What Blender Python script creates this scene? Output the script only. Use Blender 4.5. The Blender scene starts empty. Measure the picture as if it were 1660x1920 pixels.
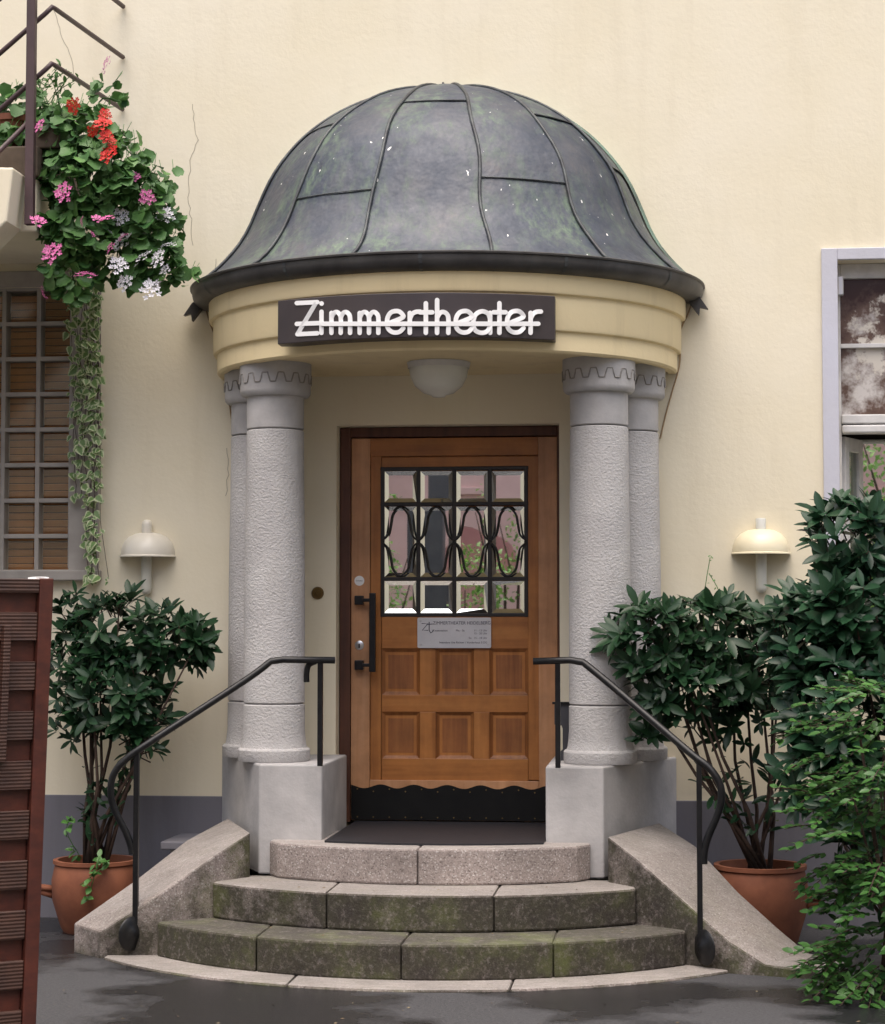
import bpy, math, random
from mathutils import Vector, Matrix
rnd = random.Random(7)
S = bpy.context.scene
COL = S.collection
R = math.radians

# ------------------------------------------------------------------ camera
CX, CD, CZ, YAW, PIT, FPX = 1.0916, 10.2942, 1.513, .1077, .0548, 3808.0
cam = bpy.data.cameras.new('camera')
camo = bpy.data.objects.new('camera', cam); COL.objects.link(camo)
camo.location = (CX, -CD, CZ)
camo.rotation_euler = (math.pi/2 + PIT, 0, YAW)
cam.sensor_fit = 'HORIZONTAL'; cam.sensor_width = 36; cam.lens = 36*FPX/1660
cam.clip_end = 500
S.camera = camo
S.render.resolution_x = 885; S.render.resolution_y = 1024

# ------------------------------------------------------------------ light
SUN_EL, SUN_AZ = 74, 190          # bright overcast: a very wide soft sun high above the courtyard
w = bpy.data.worlds.new('World'); S.world = w; w.use_nodes = True
nt = w.node_tree
sky = nt.nodes.new('ShaderNodeTexSky'); sky.sky_type = 'NISHITA'; sky.sun_disc = False
sky.sun_elevation = R(SUN_EL); sky.sun_rotation = R(SUN_AZ)
sky.air_density = .8; sky.dust_density = 5.0; sky.ozone_density = 0.5
nt.nodes['Background'].inputs[1].default_value = 0.15
nt.links.new(sky.outputs[0], nt.nodes['Background'].inputs[0])
sl = bpy.data.lights.new('sun', 'SUN'); sl.energy = 1.5; sl.angle = R(85); sl.color = (1, .955, .88)
so = bpy.data.objects.new('sun', sl); COL.objects.link(so)
sd = Vector((math.sin(R(SUN_AZ))*math.cos(R(SUN_EL)), math.cos(R(SUN_AZ))*math.cos(R(SUN_EL)), math.sin(R(SUN_EL))))
so.rotation_euler = (-sd).to_track_quat('-Z', 'Y').to_euler(); so.location = (0, -6, 12)
S.view_settings.view_transform = 'Standard'; S.view_settings.look = 'None'
S.view_settings.gamma = 1; S.view_settings.exposure = 1.0

# ------------------------------------------------------------------ pixel helpers (photo pixels 1660 x 1920 -> directions)
cy_, sy_, cp_, sp_ = math.cos(YAW), math.sin(YAW), math.cos(PIT), math.sin(PIT)
VR = Vector((cy_, sy_, 0)); VF = Vector((-sy_*cp_, cy_*cp_, sp_)); VU = Vector((sy_*sp_, -cy_*sp_, cp_))
CAM = Vector((CX, -CD, CZ))
def ray(u, v): return VF + VR*((u-830)/FPX) + VU*((960-v)/FPX)
def PY(u, v, y=0.0):
    r = ray(u, v); return CAM + r*((y-CAM.y)/r.y)
def PZ(u, v, z=0.0):
    r = ray(u, v); return CAM + r*((z-CAM.z)/r.z)
def project(p):
    d = Vector(p)-CAM; k = d.dot(VF)
    return 830+FPX*d.dot(VR)/k, 960-FPX*d.dot(VU)/k, k

# ------------------------------------------------------------------ materials
MATS = {}
def nodes_of(name):
    m = bpy.data.materials.new(name); m.use_nodes = True
    n = m.node_tree.nodes; l = m.node_tree.links
    return m, n, l, n['Principled BSDF']
def ramp(n, stops):
    r = n.new('ShaderNodeValToRGB'); e = r.color_ramp.elements
    while len(e) < len(stops): e.new(.5)
    for k, (p, c) in enumerate(stops):
        e[k].position = p; e[k].color = (c, c, c, 1) if isinstance(c, (int, float)) else (*c, 1)
    return r
def noise(n, l, scale, detail=5, rough=.6, vec=None, stretch=None):
    t = n.new('ShaderNodeTexNoise'); t.inputs['Scale'].default_value = scale
    t.inputs['Detail'].default_value = detail; t.inputs['Roughness'].default_value = rough
    tc = n.new('ShaderNodeTexCoord')
    if stretch:
        mp = n.new('ShaderNodeMapping'); mp.inputs['Scale'].default_value = stretch
        l.new(tc.outputs['Object'], mp.inputs[0]); l.new(mp.outputs[0], t.inputs['Vector'])
    else: l.new(tc.outputs['Object'], t.inputs['Vector'])
    return t
def mixc(n, l, fac, a, b, mode='MIX'):
    m = n.new('ShaderNodeMix'); m.data_type = 'RGBA'; m.blend_type = mode
    for sock, val in ((0, fac), (6, a), (7, b)):
        if hasattr(val, 'is_output') or isinstance(val, bpy.types.NodeSocket): l.new(val, m.inputs[sock])
        elif sock == 0: m.inputs[0].default_value = val
        else: m.inputs[sock].default_value = (*val, 1)
    return m.outputs[2]
def bump(n, l, h, strength, dist, prev=None):
    b = n.new('ShaderNodeBump'); b.inputs['Strength'].default_value = strength; b.inputs['Distance'].default_value = dist
    l.new(h, b.inputs['Height'])
    if prev is not None: l.new(prev, b.inputs['Normal'])
    return b.outputs[0]
def simple(name, c1, c2=None, scale=8, rough=.6, bmp=0, bscale=60, metallic=0, stretch=None, bdist=.004, spec=.5, lo=.35, hi=.65):
    m, n, l, p = nodes_of(name)
    if c2:
        t = noise(n, l, scale, stretch=stretch); r = ramp(n, [(lo, c1), (hi, c2)])
        l.new(t.outputs[0], r.inputs[0]); l.new(r.outputs[0], p.inputs['Base Color'])
    else: p.inputs['Base Color'].default_value = (*c1, 1)
    p.inputs['Roughness'].default_value = rough; p.inputs['Metallic'].default_value = metallic
    p.inputs['Specular IOR Level'].default_value = spec
    if bmp:
        t2 = noise(n, l, bscale, 4); l.new(bump(n, l, t2.outputs[0], bmp, bdist), p.inputs['Normal'])
    MATS[name] = m; return m

def plaster(name, base, stain, dirt_amt=.25):
    m, n, l, p = nodes_of(name)
    a = noise(n, l, .9, 6, .62); b = noise(n, l, 2.2, 6, .6, stretch=(3, 3, .35)); c = noise(n, l, 45, 3)
    r1 = ramp(n, [(.38, 0), (.72, 1)]); l.new(a.outputs[0], r1.inputs[0])
    col = mixc(n, l, r1.outputs[0], base, tuple(x*f for x, f in zip(base, (1.05, 1.07, 1.14))))
    r2 = ramp(n, [(.52, 0), (.8, dirt_amt)]); l.new(b.outputs[0], r2.inputs[0])
    col = mixc(n, l, r2.outputs[0], col, stain)
    sp = noise(n, l, 14, 8, .75); r3 = ramp(n, [(.70, 0), (.76, .45)]); l.new(sp.outputs[0], r3.inputs[0])
    big = noise(n, l, .8, 2); r4 = ramp(n, [(.52, 0), (.66, 1)]); l.new(big.outputs[0], r4.inputs[0])
    mm = n.new('ShaderNodeMath'); mm.operation = 'MULTIPLY'; l.new(r3.outputs[0], mm.inputs[0]); l.new(r4.outputs[0], mm.inputs[1])
    col = mixc(n, l, mm.outputs[0], col, tuple(x*.55 for x in stain))
    l.new(col, p.inputs['Base Color']); p.inputs['Roughness'].default_value = .85; p.inputs['Specular IOR Level'].default_value = .25
    nb = bump(n, l, a.outputs[0], .25, .03); nb = bump(n, l, c.outputs[0], .22, .004, nb); l.new(nb, p.inputs['Normal'])
    MATS[name] = m
plaster('plaster', (.76, .69, .525), (.55, .48, .35), .25)
plaster('portico_plaster', (.76, .63, .38), (.52, .42, .25), .5)
plaster('lilac_paint', (.53, .53, .585), (.38, .36, .38), .3)
plaster('band_grey', (.17, .165, .185), (.10, .10, .11), .5)
simple('crack', (.36, .32, .25), rough=.9)

def stucco():
    m, n, l, p = nodes_of('stucco')
    a = noise(n, l, 3, 5); r = ramp(n, [(.3, (.47, .455, .455)), (.7, (.60, .585, .575))]); l.new(a.outputs[0], r.inputs[0])
    g = noise(n, l, 1.6, 5, .7, stretch=(2, 2, .5)); rg = ramp(n, [(.55, 0), (.78, .5)]); l.new(g.outputs[0], rg.inputs[0])
    col = mixc(n, l, rg.outputs[0], r.outputs[0], (.30, .28, .26)); l.new(col, p.inputs['Base Color'])
    p.inputs['Roughness'].default_value = .9; p.inputs['Specular IOR Level'].default_value = .2
    t = noise(n, l, 75, 4, .65, stretch=(1, 1, 1.25)); l.new(bump(n, l, t.outputs[0], .85, .012), p.inputs['Normal'])
    MATS['stucco'] = m
stucco()
simple('smooth_stone', (.37, .36, .36), (.50, .485, .48), 4, .85, .35, 40, bdist=.006, spec=.2)
simple('groove_shade', (.24, .225, .21), rough=.95)  # dark colour stands in for the shadow inside an incised line

def speckled(name, moss):
    m, n, l, p = nodes_of(name)
    v = n.new('ShaderNodeTexVoronoi'); v.inputs['Scale'].default_value = 170
    tc = n.new('ShaderNodeTexCoord'); l.new(tc.outputs['Object'], v.inputs['Vector'])
    sepc = n.new('ShaderNodeSeparateColor'); l.new(v.outputs['Color'], sepc.inputs[0])
    r = ramp(n, [(0, (.17, .14, .13)), (.12, (.30, .255, .235)), (.5, (.36, .305, .285)), (.86, (.40, .345, .32)), (1, (.58, .54, .52))]); r.color_ramp.interpolation = 'LINEAR'
    l.new(sepc.outputs[0], r.inputs[0])
    big = noise(n, l, 2.5, 6, .65); rb = ramp(n, [(.35, .62), (.7, 1.05)]); l.new(big.outputs[0], rb.inputs[0])
    col = mixc(n, l, 1.0, r.outputs[0], rb.outputs[0], 'MULTIPLY')
    geo = n.new('ShaderNodeNewGeometry'); sx = n.new('ShaderNodeSeparateXYZ'); l.new(geo.outputs['Normal'], sx.inputs[0])
    # paler streaked tone on upward faces
    rt = ramp(n, [(.6, 0), (.95, .5)]); l.new(sx.outputs[2], rt.inputs[0])
    tr = noise(n, l, 9, 6, .7, stretch=(1, 5, 1)); rtt = ramp(n, [(.35, (.24, .225, .21)), (.7, (.42, .40, .375))]); l.new(tr.outputs[0], rtt.inputs[0])
    col = mixc(n, l, rt.outputs[0], col, rtt.outputs[0])
    if moss:
        mn = noise(n, l, 2.0, 8, .7); mr = ramp(n, [(.45-.13*moss, 0), (.60-.13*moss, 1)]); l.new(mn.outputs[0], mr.inputs[0])
        fn = noise(n, l, 40, 4, .7); fr = ramp(n, [(.28, .6), (.5, 1)]); l.new(fn.outputs[0], fr.inputs[0])
        rv = ramp(n, [(.25, 1), (.75, .22 if moss < 1.5 else .9)]); l.new(sx.outputs[2], rv.inputs[0])
        a = n.new('ShaderNodeMath'); a.operation = 'MULTIPLY'; l.new(mr.outputs[0], a.inputs[0]); l.new(fr.outputs[0], a.inputs[1])
        b = n.new('ShaderNodeMath'); b.operation = 'MULTIPLY'; l.new(a.outputs[0], b.inputs[0]); l.new(rv.outputs[0], b.inputs[1])
        gc = noise(n, l, 3.5, 6, .65); gr = ramp(n, [(.36, (.017, .014, .010)), (.52, (.030, .030, .013)), (.68, (.070, .085, .018))]); l.new(gc.outputs[0], gr.inputs[0])
        b2 = n.new('ShaderNodeMath'); b2.operation = 'MULTIPLY'; b2.inputs[1].default_value = .9; l.new(b.outputs[0], b2.inputs[0])
        col = mixc(n, l, b2.outputs[0], col, gr.outputs[0])
    l.new(col, p.inputs['Base Color']); p.inputs['Roughness'].default_value = .8; p.inputs['Specular IOR Level'].default_value = .3
    t = noise(n, l, 90, 4, .7); l.new(bump(n, l, t.outputs[0], .5, .006), p.inputs['Normal'])
    MATS[name] = m
speckled('stone', 0); speckled('stone_mossy', 1.0); speckled('stone_very_mossy', 1.9); speckled('stone_little_moss', .25); speckled('stone_some_moss', .55)

def copper():
    m, n, l, p = nodes_of('copper')
    a = noise(n, l, 2.2, 7, .68); r = ramp(n, [(.30, (.022, .028, .042)), (.45, (.040, .050, .072)), (.60, (.075, .08, .095)), (.75, (.15, .13, .125))]); l.new(a.outputs[0], r.inputs[0])
    b = noise(n, l, 3.3, 7, .7, stretch=(1, 1, .45)); rb = ramp(n, [(.46, 0), (.66, .9)]); l.new(b.outputs[0], rb.inputs[0])
    c = noise(n, l, 25, 5, .7, stretch=(1, 1, .25)); rc = ramp(n, [(.40, 0), (.62, 1)]); l.new(c.outputs[0], rc.inputs[0])
    mm = n.new('ShaderNodeMath'); mm.operation = 'MULTIPLY'; l.new(rb.outputs[0], mm.inputs[0]); l.new(rc.outputs[0], mm.inputs[1])
    col = mixc(n, l, mm.outputs[0], r.outputs[0], (.14, .20, .13))
    # bird droppings
    s = noise(n, l, 30, 2, .4, stretch=(1.6, 1.6, .5)); rs = ramp(n, [(.755, 0), (.77, 1)]); l.new(s.outputs[0], rs.inputs[0])
    col = mixc(n, l, rs.outputs[0], col, (.7, .7, .68)); l.new(col, p.inputs['Base Color'])
    p.inputs['Metallic'].default_value = .15
    rr = ramp(n, [(.3, .42), (.7, .6)]); l.new(c.outputs[0], rr.inputs[0]); l.new(rr.outputs[0], p.inputs['Roughness'])
    d = noise(n, l, 7, 3); nb = bump(n, l, d.outputs[0], .35, .03); e = noise(n, l, 40, 4, stretch=(1, 1, .4)); nb = bump(n, l, e.outputs[0], .18, .004, nb); l.new(nb, p.inputs['Normal'])
    MATS['copper'] = m
copper()
simple('copper_seam', (.035, .035, .04), (.08, .09, .09), 12, .5, metallic=.3)
simple('verdigris', (.06, .075, .07), (.15, .235, .19), 5, .6, .3, 25, metallic=.2, lo=.35, hi=.6)
simple('gutter_metal', (.045, .042, .042), (.085, .082, .08), 6, .5, .15, 20, metallic=.35)

def wood(name, c1, c2, c3, rough=.42, ring=18, axis='Z', ribs=False):
    m, n, l, p = nodes_of(name)
    st = {'Z': (14, 14, .8), 'X': (.8, 14, 14)}[axis]
    a = noise(n, l, 2.0, 6, .6, stretch=st); r = ramp(n, [(.3, c1), (.5, c2), (.72, c3)]); l.new(a.outputs[0], r.inputs[0])
    b = noise(n, l, 4, 5, .65); rb = ramp(n, [(.35, .72), (.65, 1.05)]); l.new(b.outputs[0], rb.inputs[0])
    col = mixc(n, l, 1.0, r.outputs[0], rb.outputs[0], 'MULTIPLY'); l.new(col, p.inputs['Base Color'])
    p.inputs['Roughness'].default_value = rough
    nb = bump(n, l, a.outputs[0], .08, .003)
    if ribs:
        wv = n.new('ShaderNodeTexWave'); wv.bands_direction = 'Z'; wv.inputs['Scale'].default_value = 26; wv.inputs['Distortion'].default_value = .15
        tc = n.new('ShaderNodeTexCoord'); l.new(tc.outputs['Object'], wv.inputs['Vector']); nb = bump(n, l, wv.outputs['Fac'], .5, .003, nb)
    l.new(nb, p.inputs['Normal']); MATS[name] = m
wood('door_wood', (.30, .105, .022), (.40, .15, .034), (.46, .185, .046))
wood('door_wood_cross', (.30, .105, .022), (.40, .15, .034), (.46, .185, .046), axis='X')
wood('door_frame_light', (.45, .215, .095), (.52, .26, .125), (.58, .31, .16))
wood('door_panel', (.17, .055, .014), (.27, .095, .026), (.35, .135, .038))
wood('dark_frame', (.055, .018, .009), (.085, .028, .013), (.11, .04, .02), .5)
wood('gate_slat', (.040, .016, .011), (.060, .025, .016), (.085, .036, .023), .6, axis='X', ribs=True)
wood('gate_back', (.060, .013, .008), (.085, .019, .011), (.12, .028, .015), .55, axis='X')
wood('blind_wood', (.42, .17, .05), (.52, .23, .075), (.58, .28, .10), .5, axis='X')

simple('iron', (.005, .005, .006), (.011, .011, .012), 30, .38, .3, 60, bdist=.002, spec=.35)
simple('black_plate', (.004, .004, .0045), (.007, .007, .007), 10, .6, spec=.2)
simple('mat_rubber', (.012, .012, .015), (.02, .02, .026), 4, .55, .5, 60, stretch=(1, 30, 1))
simple('leading', (.012, .010, .009), rough=.4)
simple('sign_panel', (.035, .027, .029), (.045, .035, .037), 5, .42)
simple('white_letter', (.82, .82, .82), rough=.5)
simple('plaque_metal', (.55, .55, .57), (.62, .62, .64), 6, .35, metallic=.3)
simple('print_dark', (.03, .03, .05), rough=.6)
simple('lamp_cream', (.70, .66, .57), (.76, .72, .63), 3, .32)
simple('lamp_yellowed', (.72, .64, .44), (.77, .70, .51), 3, .34)
simple('lamp_stem', (.58, .57, .50), (.64, .63, .55), 3, .35)
simple('milk_glass', (.62, .62, .57), (.70, .70, .65), 3, .18)
simple('brass', (.16, .10, .035), (.24, .16, .06), 20, .4, metallic=.8)
simple('steel', (.6, .6, .6), rough=.3, metallic=.9)
simple('terracotta', (.16, .05, .024), (.26, .09, .043), 5, .75, .3, 40, bdist=.003)
simple('soil', (.02, .014, .009), (.04, .028, .018), 20, .95, .8, 30, bdist=.01)
simple('rail_brown', (.055, .030, .032), (.075, .042, .044), 8, .5)
simple('slab_brown', (.07, .05, .035), (.12, .09, .065), 5, .85, .4, 20)
simple('joint_grey', (.30, .275, .25), (.38, .35, .32), 6, .8)
simple('window_white', (.50, .49, .49), (.66, .65, .64), 7, .55, .3, 30)
simple('bark', (.035, .020, .014), (.07, .042, .03), 15, .85, .5, 40)
simple('pink_wall', (.80, .53, .50), (.86, .59, .56), 2, .85)
simple('roof_red', (.25, .08, .05), (.32, .11, .07), 4, .8)
simple('pillar_grey', (.07, .07, .085), (.10, .10, .115), 3, .7)
simple('cable', (.36, .25, .14), rough=.7)
simple('foil', (.7, .7, .72), rough=.3, metallic=.7)
simple('wire_white', (.7, .7, .7), rough=.4)
simple('box_grey', (.035, .035, .042), (.05, .05, .058), 6, .5)
simple('room_shade', (.02, .017, .015), rough=.9)  # near-black colour stands for the unlit space behind openings

def asphalt():
    m, n, l, p = nodes_of('asphalt')
    a = noise(n, l, 160, 3, .7); r = ramp(n, [(.3, (.035, .035, .038)), (.62, (.068, .068, .073)), (.78, (.14, .14, .14))]); l.new(a.outputs[0], r.inputs[0])
    wz = noise(n, l, .9, 5, .55); rw = ramp(n, [(.46, .0), (.53, 1)]); l.new(wz.outputs[0], rw.inputs[0])
    col = mixc(n, l, rw.outputs[0], tuple([.016, .016, .018]), r.outputs[0]); l.new(col, p.inputs['Base Color'])
    rr = ramp(n, [(0, .22), (1, .62)]); l.new(rw.outputs[0], rr.inputs[0]); l.new(rr.outputs[0], p.inputs['Roughness'])
    g2 = noise(n, l, 70, 4, .75); rg = ramp(n, [(.35, .55), (.68, 1.5)]); l.new(g2.outputs[0], rg.inputs[0])
    col = mixc(n, l, 1.0, col, rg.outputs[0], 'MULTIPLY'); l.new(col, p.inputs['Base Color'])
    nb = bump(n, l, g2.outputs[0], .6, .008); l.new(bump(n, l, a.outputs[0], .5, .004, nb), p.inputs['Normal']); MATS['asphalt'] = m
asphalt()

def leafmat(name, c1, c2, rough=.35, edge=None, trans=.18, spec=.5):
    m, n, l, p = nodes_of(name)
    g = n.new('ShaderNodeNewGeometry'); r = ramp(n, [(0, c1), (1, c2)]); l.new(g.outputs['Random Per Island'], r.inputs[0])
    t = noise(n, l, 30, 2); col = mixc(n, l, 1.0, r.outputs[0], ramp_out(n, l, t, [(.3, .75), (.7, 1.15)]), 'MULTIPLY')
    if edge:
        uv = n.new('ShaderNodeUVMap'); sx = n.new('ShaderNodeSeparateXYZ'); l.new(uv.outputs[0], sx.inputs[0])
        re = ramp(n, [(.45, 0), (.75, 1)]); l.new(sx.outputs[0], re.inputs[0]); col = mixc(n, l, re.outputs[0], col, edge)
    l.new(col, p.inputs['Base Color']); p.inputs['Roughness'].default_value = rough; p.inputs['Specular IOR Level'].default_value = spec
    tr = n.new('ShaderNodeBsdfTranslucent'); l.new(col, tr.inputs[0]); mx = n.new('ShaderNodeMixShader'); mx.inputs[0].default_value = trans
    l.new(p.outputs[0], mx.inputs[1]); l.new(tr.outputs[0], mx.inputs[2]); l.new(mx.outputs[0], n['Material Output'].inputs[0]); MATS[name] = m
def ramp_out(n, l, t, stops):
    r = ramp(n, stops); l.new(t.outputs[0], r.inputs[0]); return r.outputs[0]
leafmat('laurel_leaf', (.008, .030, .014), (.024, .068, .026), .36, spec=.32)
leafmat('laurel_leaf_b', (.009, .034, .017), (.026, .076, .034), .34, spec=.35)
leafmat('privet_leaf', (.014, .055, .016), (.075, .19, .042), .34, spec=.4)
leafmat('geranium_leaf', (.028, .10, .028), (.12, .26, .065), .5)
leafmat('ivy_leaf', (.09, .19, .05), (.19, .30, .10), .5, edge=(.50, .55, .33))
leafmat('creeper_leaf', (.04, .13, .025), (.09, .22, .05), .45)
leafmat('garden_leaf', (.10, .26, .05), (.28, .48, .12), .4, trans=.35)
leafmat('pink_petal', (.62, .10, .33), (.78, .25, .50), .6)
leafmat('white_petal', (.72, .70, .76), (.85, .84, .86), .6)
leafmat('red_petal', (.55, .012, .010), (.72, .03, .02), .55)
leafmat('rose_petal', (.70, .28, .50), (.82, .42, .62), .6)

def glassmat(name, tint, gl, rough=.03):
    m, n, l, p = nodes_of(name)
    t = n.new('ShaderNodeBsdfTransparent'); t.inputs[0].default_value = (*tint, 1)
    g = n.new('ShaderNodeBsdfGlossy'); g.inputs['Roughness'].default_value = rough; g.inputs[0].default_value = (.92, .95, .93, 1)
    mx = n.new('ShaderNodeMixShader'); mx.inputs[0].default_value = gl
    l.new(t.outputs[0], mx.inputs[1]); l.new(g.outputs[0], mx.inputs[2]); l.new(mx.outputs[0], n['Material Output'].inputs[0]); MATS[name] = m
glassmat('door_glass', (.5, .5, .5), .9, .012)
glassmat('block_glass', (.93, .93, .90), .10, .12)
glassmat('clear_glass', (.85, .88, .86), .12, .03)
def peeling():
    m, n, l, p = nodes_of('peeling_glass')
    a = noise(n, l, 3.5, 8, .65); r = ramp(n, [(.54, 0), (.58, 1)]); l.new(a.outputs[0], r.inputs[0])
    b = noise(n, l, 2.0, 6, .7); rb = ramp(n, [(.44, (.040, .018, .017)), (.56, (.13, .085, .07)), (.66, (.58, .55, .53))]); l.new(b.outputs[0], rb.inputs[0])  # dark brown stops paint the dim interior behind the peeling paint
    col = mixc(n, l, r.outputs[0], rb.outputs[0], (.60, .56, .50)); l.new(col, p.inputs['Base Color'])
    p.inputs['Roughness'].default_value = .2; MATS['peeling_glass'] = m
peeling()

# ------------------------------------------------------------------ mesh helpers
def mesh_of(name, V, F, mat, smooth=False):
    me = bpy.data.meshes.new(name); me.from_pydata([tuple(v) for v in V], [], F); me.update()
    if mat: me.materials.append(MATS[mat])
    if smooth: me.polygons.foreach_set('use_smooth', [True]*len(me.polygons))
    return me
def fix_normals(me):
    import bmesh
    b = bmesh.new(); b.from_mesh(me); bmesh.ops.recalc_face_normals(b, faces=b.faces); b.to_mesh(me); b.free()
class MB:
    def __init__(s): s.V = []; s.F = []
    def add(s, V, F):
        o = len(s.V); s.V += [Vector(v) for v in V]; s.F += [tuple(i+o for i in f) for f in F]; return s
    def box(s, a, b):
        (x0, y0, z0), (x1, y1, z1) = a, b
        return s.add([(x0,y0,z0),(x1,y0,z0),(x1,y1,z0),(x0,y1,z0),(x0,y0,z1),(x1,y0,z1),(x1,y1,z1),(x0,y1,z1)],
                     [(0,3,2,1),(4,5,6,7),(0,1,5,4),(1,2,6,5),(2,3,7,6),(3,0,4,7)])
    def prism(s, poly, z0, z1):
        n = len(poly)
        V = [(x, y, z0) for x, y in poly]+[(x, y, z1) for x, y in poly]
        return s.add(V, [tuple(range(n-1, -1, -1)), tuple(range(n, 2*n))]+[(i, (i+1) % n, n+(i+1) % n, n+i) for i in range(n)])
    def prism_y(s, poly, y0, y1):      # polygon in x,z extruded along y
        n = len(poly)
        V = [(x, y0, z) for x, z in poly]+[(x, y1, z) for x, z in poly]
        return s.add(V, [tuple(range(n)), tuple(range(2*n-1, n-1, -1))]+[(i, n+i, n+(i+1) % n, (i+1) % n) for i in range(n)])
    def lathe(s, prof, c, seg=40, a0=0, a1=2*math.pi):   # prof: (r, z)
        full = abs(a1-a0-2*math.pi) < 1e-6; m = seg if full else seg+1; o = []
        for r, z in prof:
            for k in range(m):
                a = a0+(a1-a0)*k/seg; o.append((c[0]+r*math.cos(a), c[1]+r*math.sin(a), c[2]+z))
        F = []
        for i in range(len(prof)-1):
            for k in range(seg):
                k2 = (k+1) % m
                F.append((i*m+k, i*m+k2, (i+1)*m+k2, (i+1)*m+k))
        return s.add(o, F)
    def tube(s, P, r, seg=8, caps=True, flat=None):
        P = [Vector(p) for p in P]; n = len(P); rs = r if isinstance(r, (list, tuple)) else [r]*n
        up = None; V = []; F = []
        for i, p in enumerate(P):
            t = (P[min(i+1, n-1)]-P[max(i-1, 0)]).normalized()
            if up is None:
                up = Vector((0, 0, 1)) if abs(t.z) < .9 else Vector((0, 1, 0))
            x = up.cross(t)
            if x.length < 1e-5: x = Vector((1, 0, 0)).cross(t)
            x.normalize(); yv = t.cross(x).normalized(); up = yv
            for k in range(seg):
                a = 2*math.pi*k/seg; d = x*math.cos(a)*rs[i]+yv*math.sin(a)*rs[i]
                if flat: d = Vector((d.x*flat[0], d.y*flat[1], d.z*flat[2]))
                V.append(p+d)
        for i in range(n-1):
            for k in range(seg):
                k2 = (k+1) % seg; F.append((i*seg+k, i*seg+k2, (i+1)*seg+k2, (i+1)*seg+k))
        if caps: F += [tuple(range(seg-1, -1, -1)), tuple(range((n-1)*seg, n*seg))]
        return s.add(V, F)
    def build(s, name, mat, parent=None, smooth=False, bevel=0, auto=None, top=False):
        V = s.V; loc = Vector((0, 0, 0))
        if top:
            xs = [v.x for v in V]; ys = [v.y for v in V]; zs = [v.z for v in V]
            loc = Vector(((min(xs)+max(xs))/2, (min(ys)+max(ys))/2, min(zs))); V = [v-loc for v in V]
        me = mesh_of(name, V, s.F, mat, smooth); fix_normals(me)
        o = bpy.data.objects.new(name, me); COL.objects.link(o); o.location = loc
        if auto is not None:
            me.polygons.foreach_set('use_smooth', [True]*len(me.polygons))
            me.set_sharp_from_angle(angle=R(auto))
        if bevel:
            b = o.modifiers.new('bevel', 'BEVEL'); b.width = bevel; b.segments = 2; b.limit_method = 'ANGLE'; b.angle_limit = R(40)
        if parent is not None: put(o, parent)
        return o
def put(o, parent):
    o.parent = parent
    o.matrix_parent_inverse = Matrix.Translation(-parent.location) if parent.parent is None else Matrix.Identity(4)
def tag(o, label=None, cat=None, group=None, kind=None):
    if label: o['label'] = label
    if cat: o['category'] = cat
    if group: o['group'] = group
    if kind: o['kind'] = kind
    return o
def thing(name, label, cat, loc, group=None):
    o = bpy.data.objects.new(name, None); COL.objects.link(o); o.location = loc; o.empty_display_size = .1
    return tag(o, label, cat, group)
def B(a, b): return MB().box(a, b)
def smoothpts(P, n=6):           # catmull-rom through points
    P = [Vector(p) for p in P]; out = []
    for i in range(len(P)-1):
        p0, p1, p2, p3 = P[max(i-1, 0)], P[i], P[i+1], P[min(i+2, len(P)-1)]
        for k in range(n):
            t = k/n; out.append(.5*((2*p1)+(p2-p0)*t+(2*p0-5*p1+4*p2-p3)*t*t+(3*p1-p0-3*p2+p3)*t**3))
    return out+[P[-1]]

# ------------------------------------------------------------------ ground
g = MB().add([(-120, -120, 0), (120, -120, 0), (120, 120, 0), (-120, 120, 0)], [(0, 1, 2, 3)]).build('ground', 'asphalt'); tag(g, kind='structure')

# ------------------------------------------------------------------ theatre building
ZL = .4928
DX0, DX1, DZT = -.57, .575, 2.53
bld = thing('theatre_building', 'cream plastered theatre facade behind the domed entrance portico', 'building', (0, .2, 0))
def wall():
    m = MB(); T = .42
    ops = [(DX0, DX1, ZL-.02, DZT), (-3.3, -1.975, 1.79, 3.275), (1.977, 3.3, 1.25, 3.338)]
    xs = sorted({-8, 8, *[o[0] for o in ops], *[o[1] for o in ops]}); zs = sorted({-.05, 9.5, *[o[2] for o in ops], *[o[3] for o in ops]})
    for i in range(len(xs)-1):
        for k in range(len(zs)-1):
            cx, cz = (xs[i]+xs[i+1])/2, (zs[k]+zs[k+1])/2
            if any(o[0] < cx < o[1] and o[2] < cz < o[3] for o in ops): continue
            for y in (0, T):
                m.add([(xs[i], y, zs[k]), (xs[i+1], y, zs[k]), (xs[i+1], y, zs[k+1]), (xs[i], y, zs[k+1])], [(0, 1, 2, 3)])
    for x0, x1, z0, z1 in ops:
        for a, b in (((x0, z0), (x1, z0)), ((x1, z0), (x1, z1)), ((x1, z1), (x0, z1)), ((x0, z1), (x0, z0))):
            m.add([(a[0], 0, a[1]), (b[0], 0, b[1]), (b[0], T, b[1]), (a[0], T, a[1])], [(0, 1, 2, 3)])
    me = mesh_of('wall', m.V, m.F, 'plaster')
    import bmesh
    b = bmesh.new(); b.from_mesh(me); bmesh.ops.remove_doubles(b, verts=b.verts, dist=1e-5); bmesh.ops.recalc_face_normals(b, faces=b.faces); b.to_mesh(me); b.free()
    o = bpy.data.objects.new('wall', me); COL.objects.link(o); put(o, bld)
wall()
B((-8, -.012, -.03), (-1.0, .0-.001, .628)).build('base_band', 'band_grey', bld, bevel=.004)
B((1.0, -.012, -.03), (8, -.001, .628)).build('base_band', 'band_grey', bld, bevel=.004)
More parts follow.
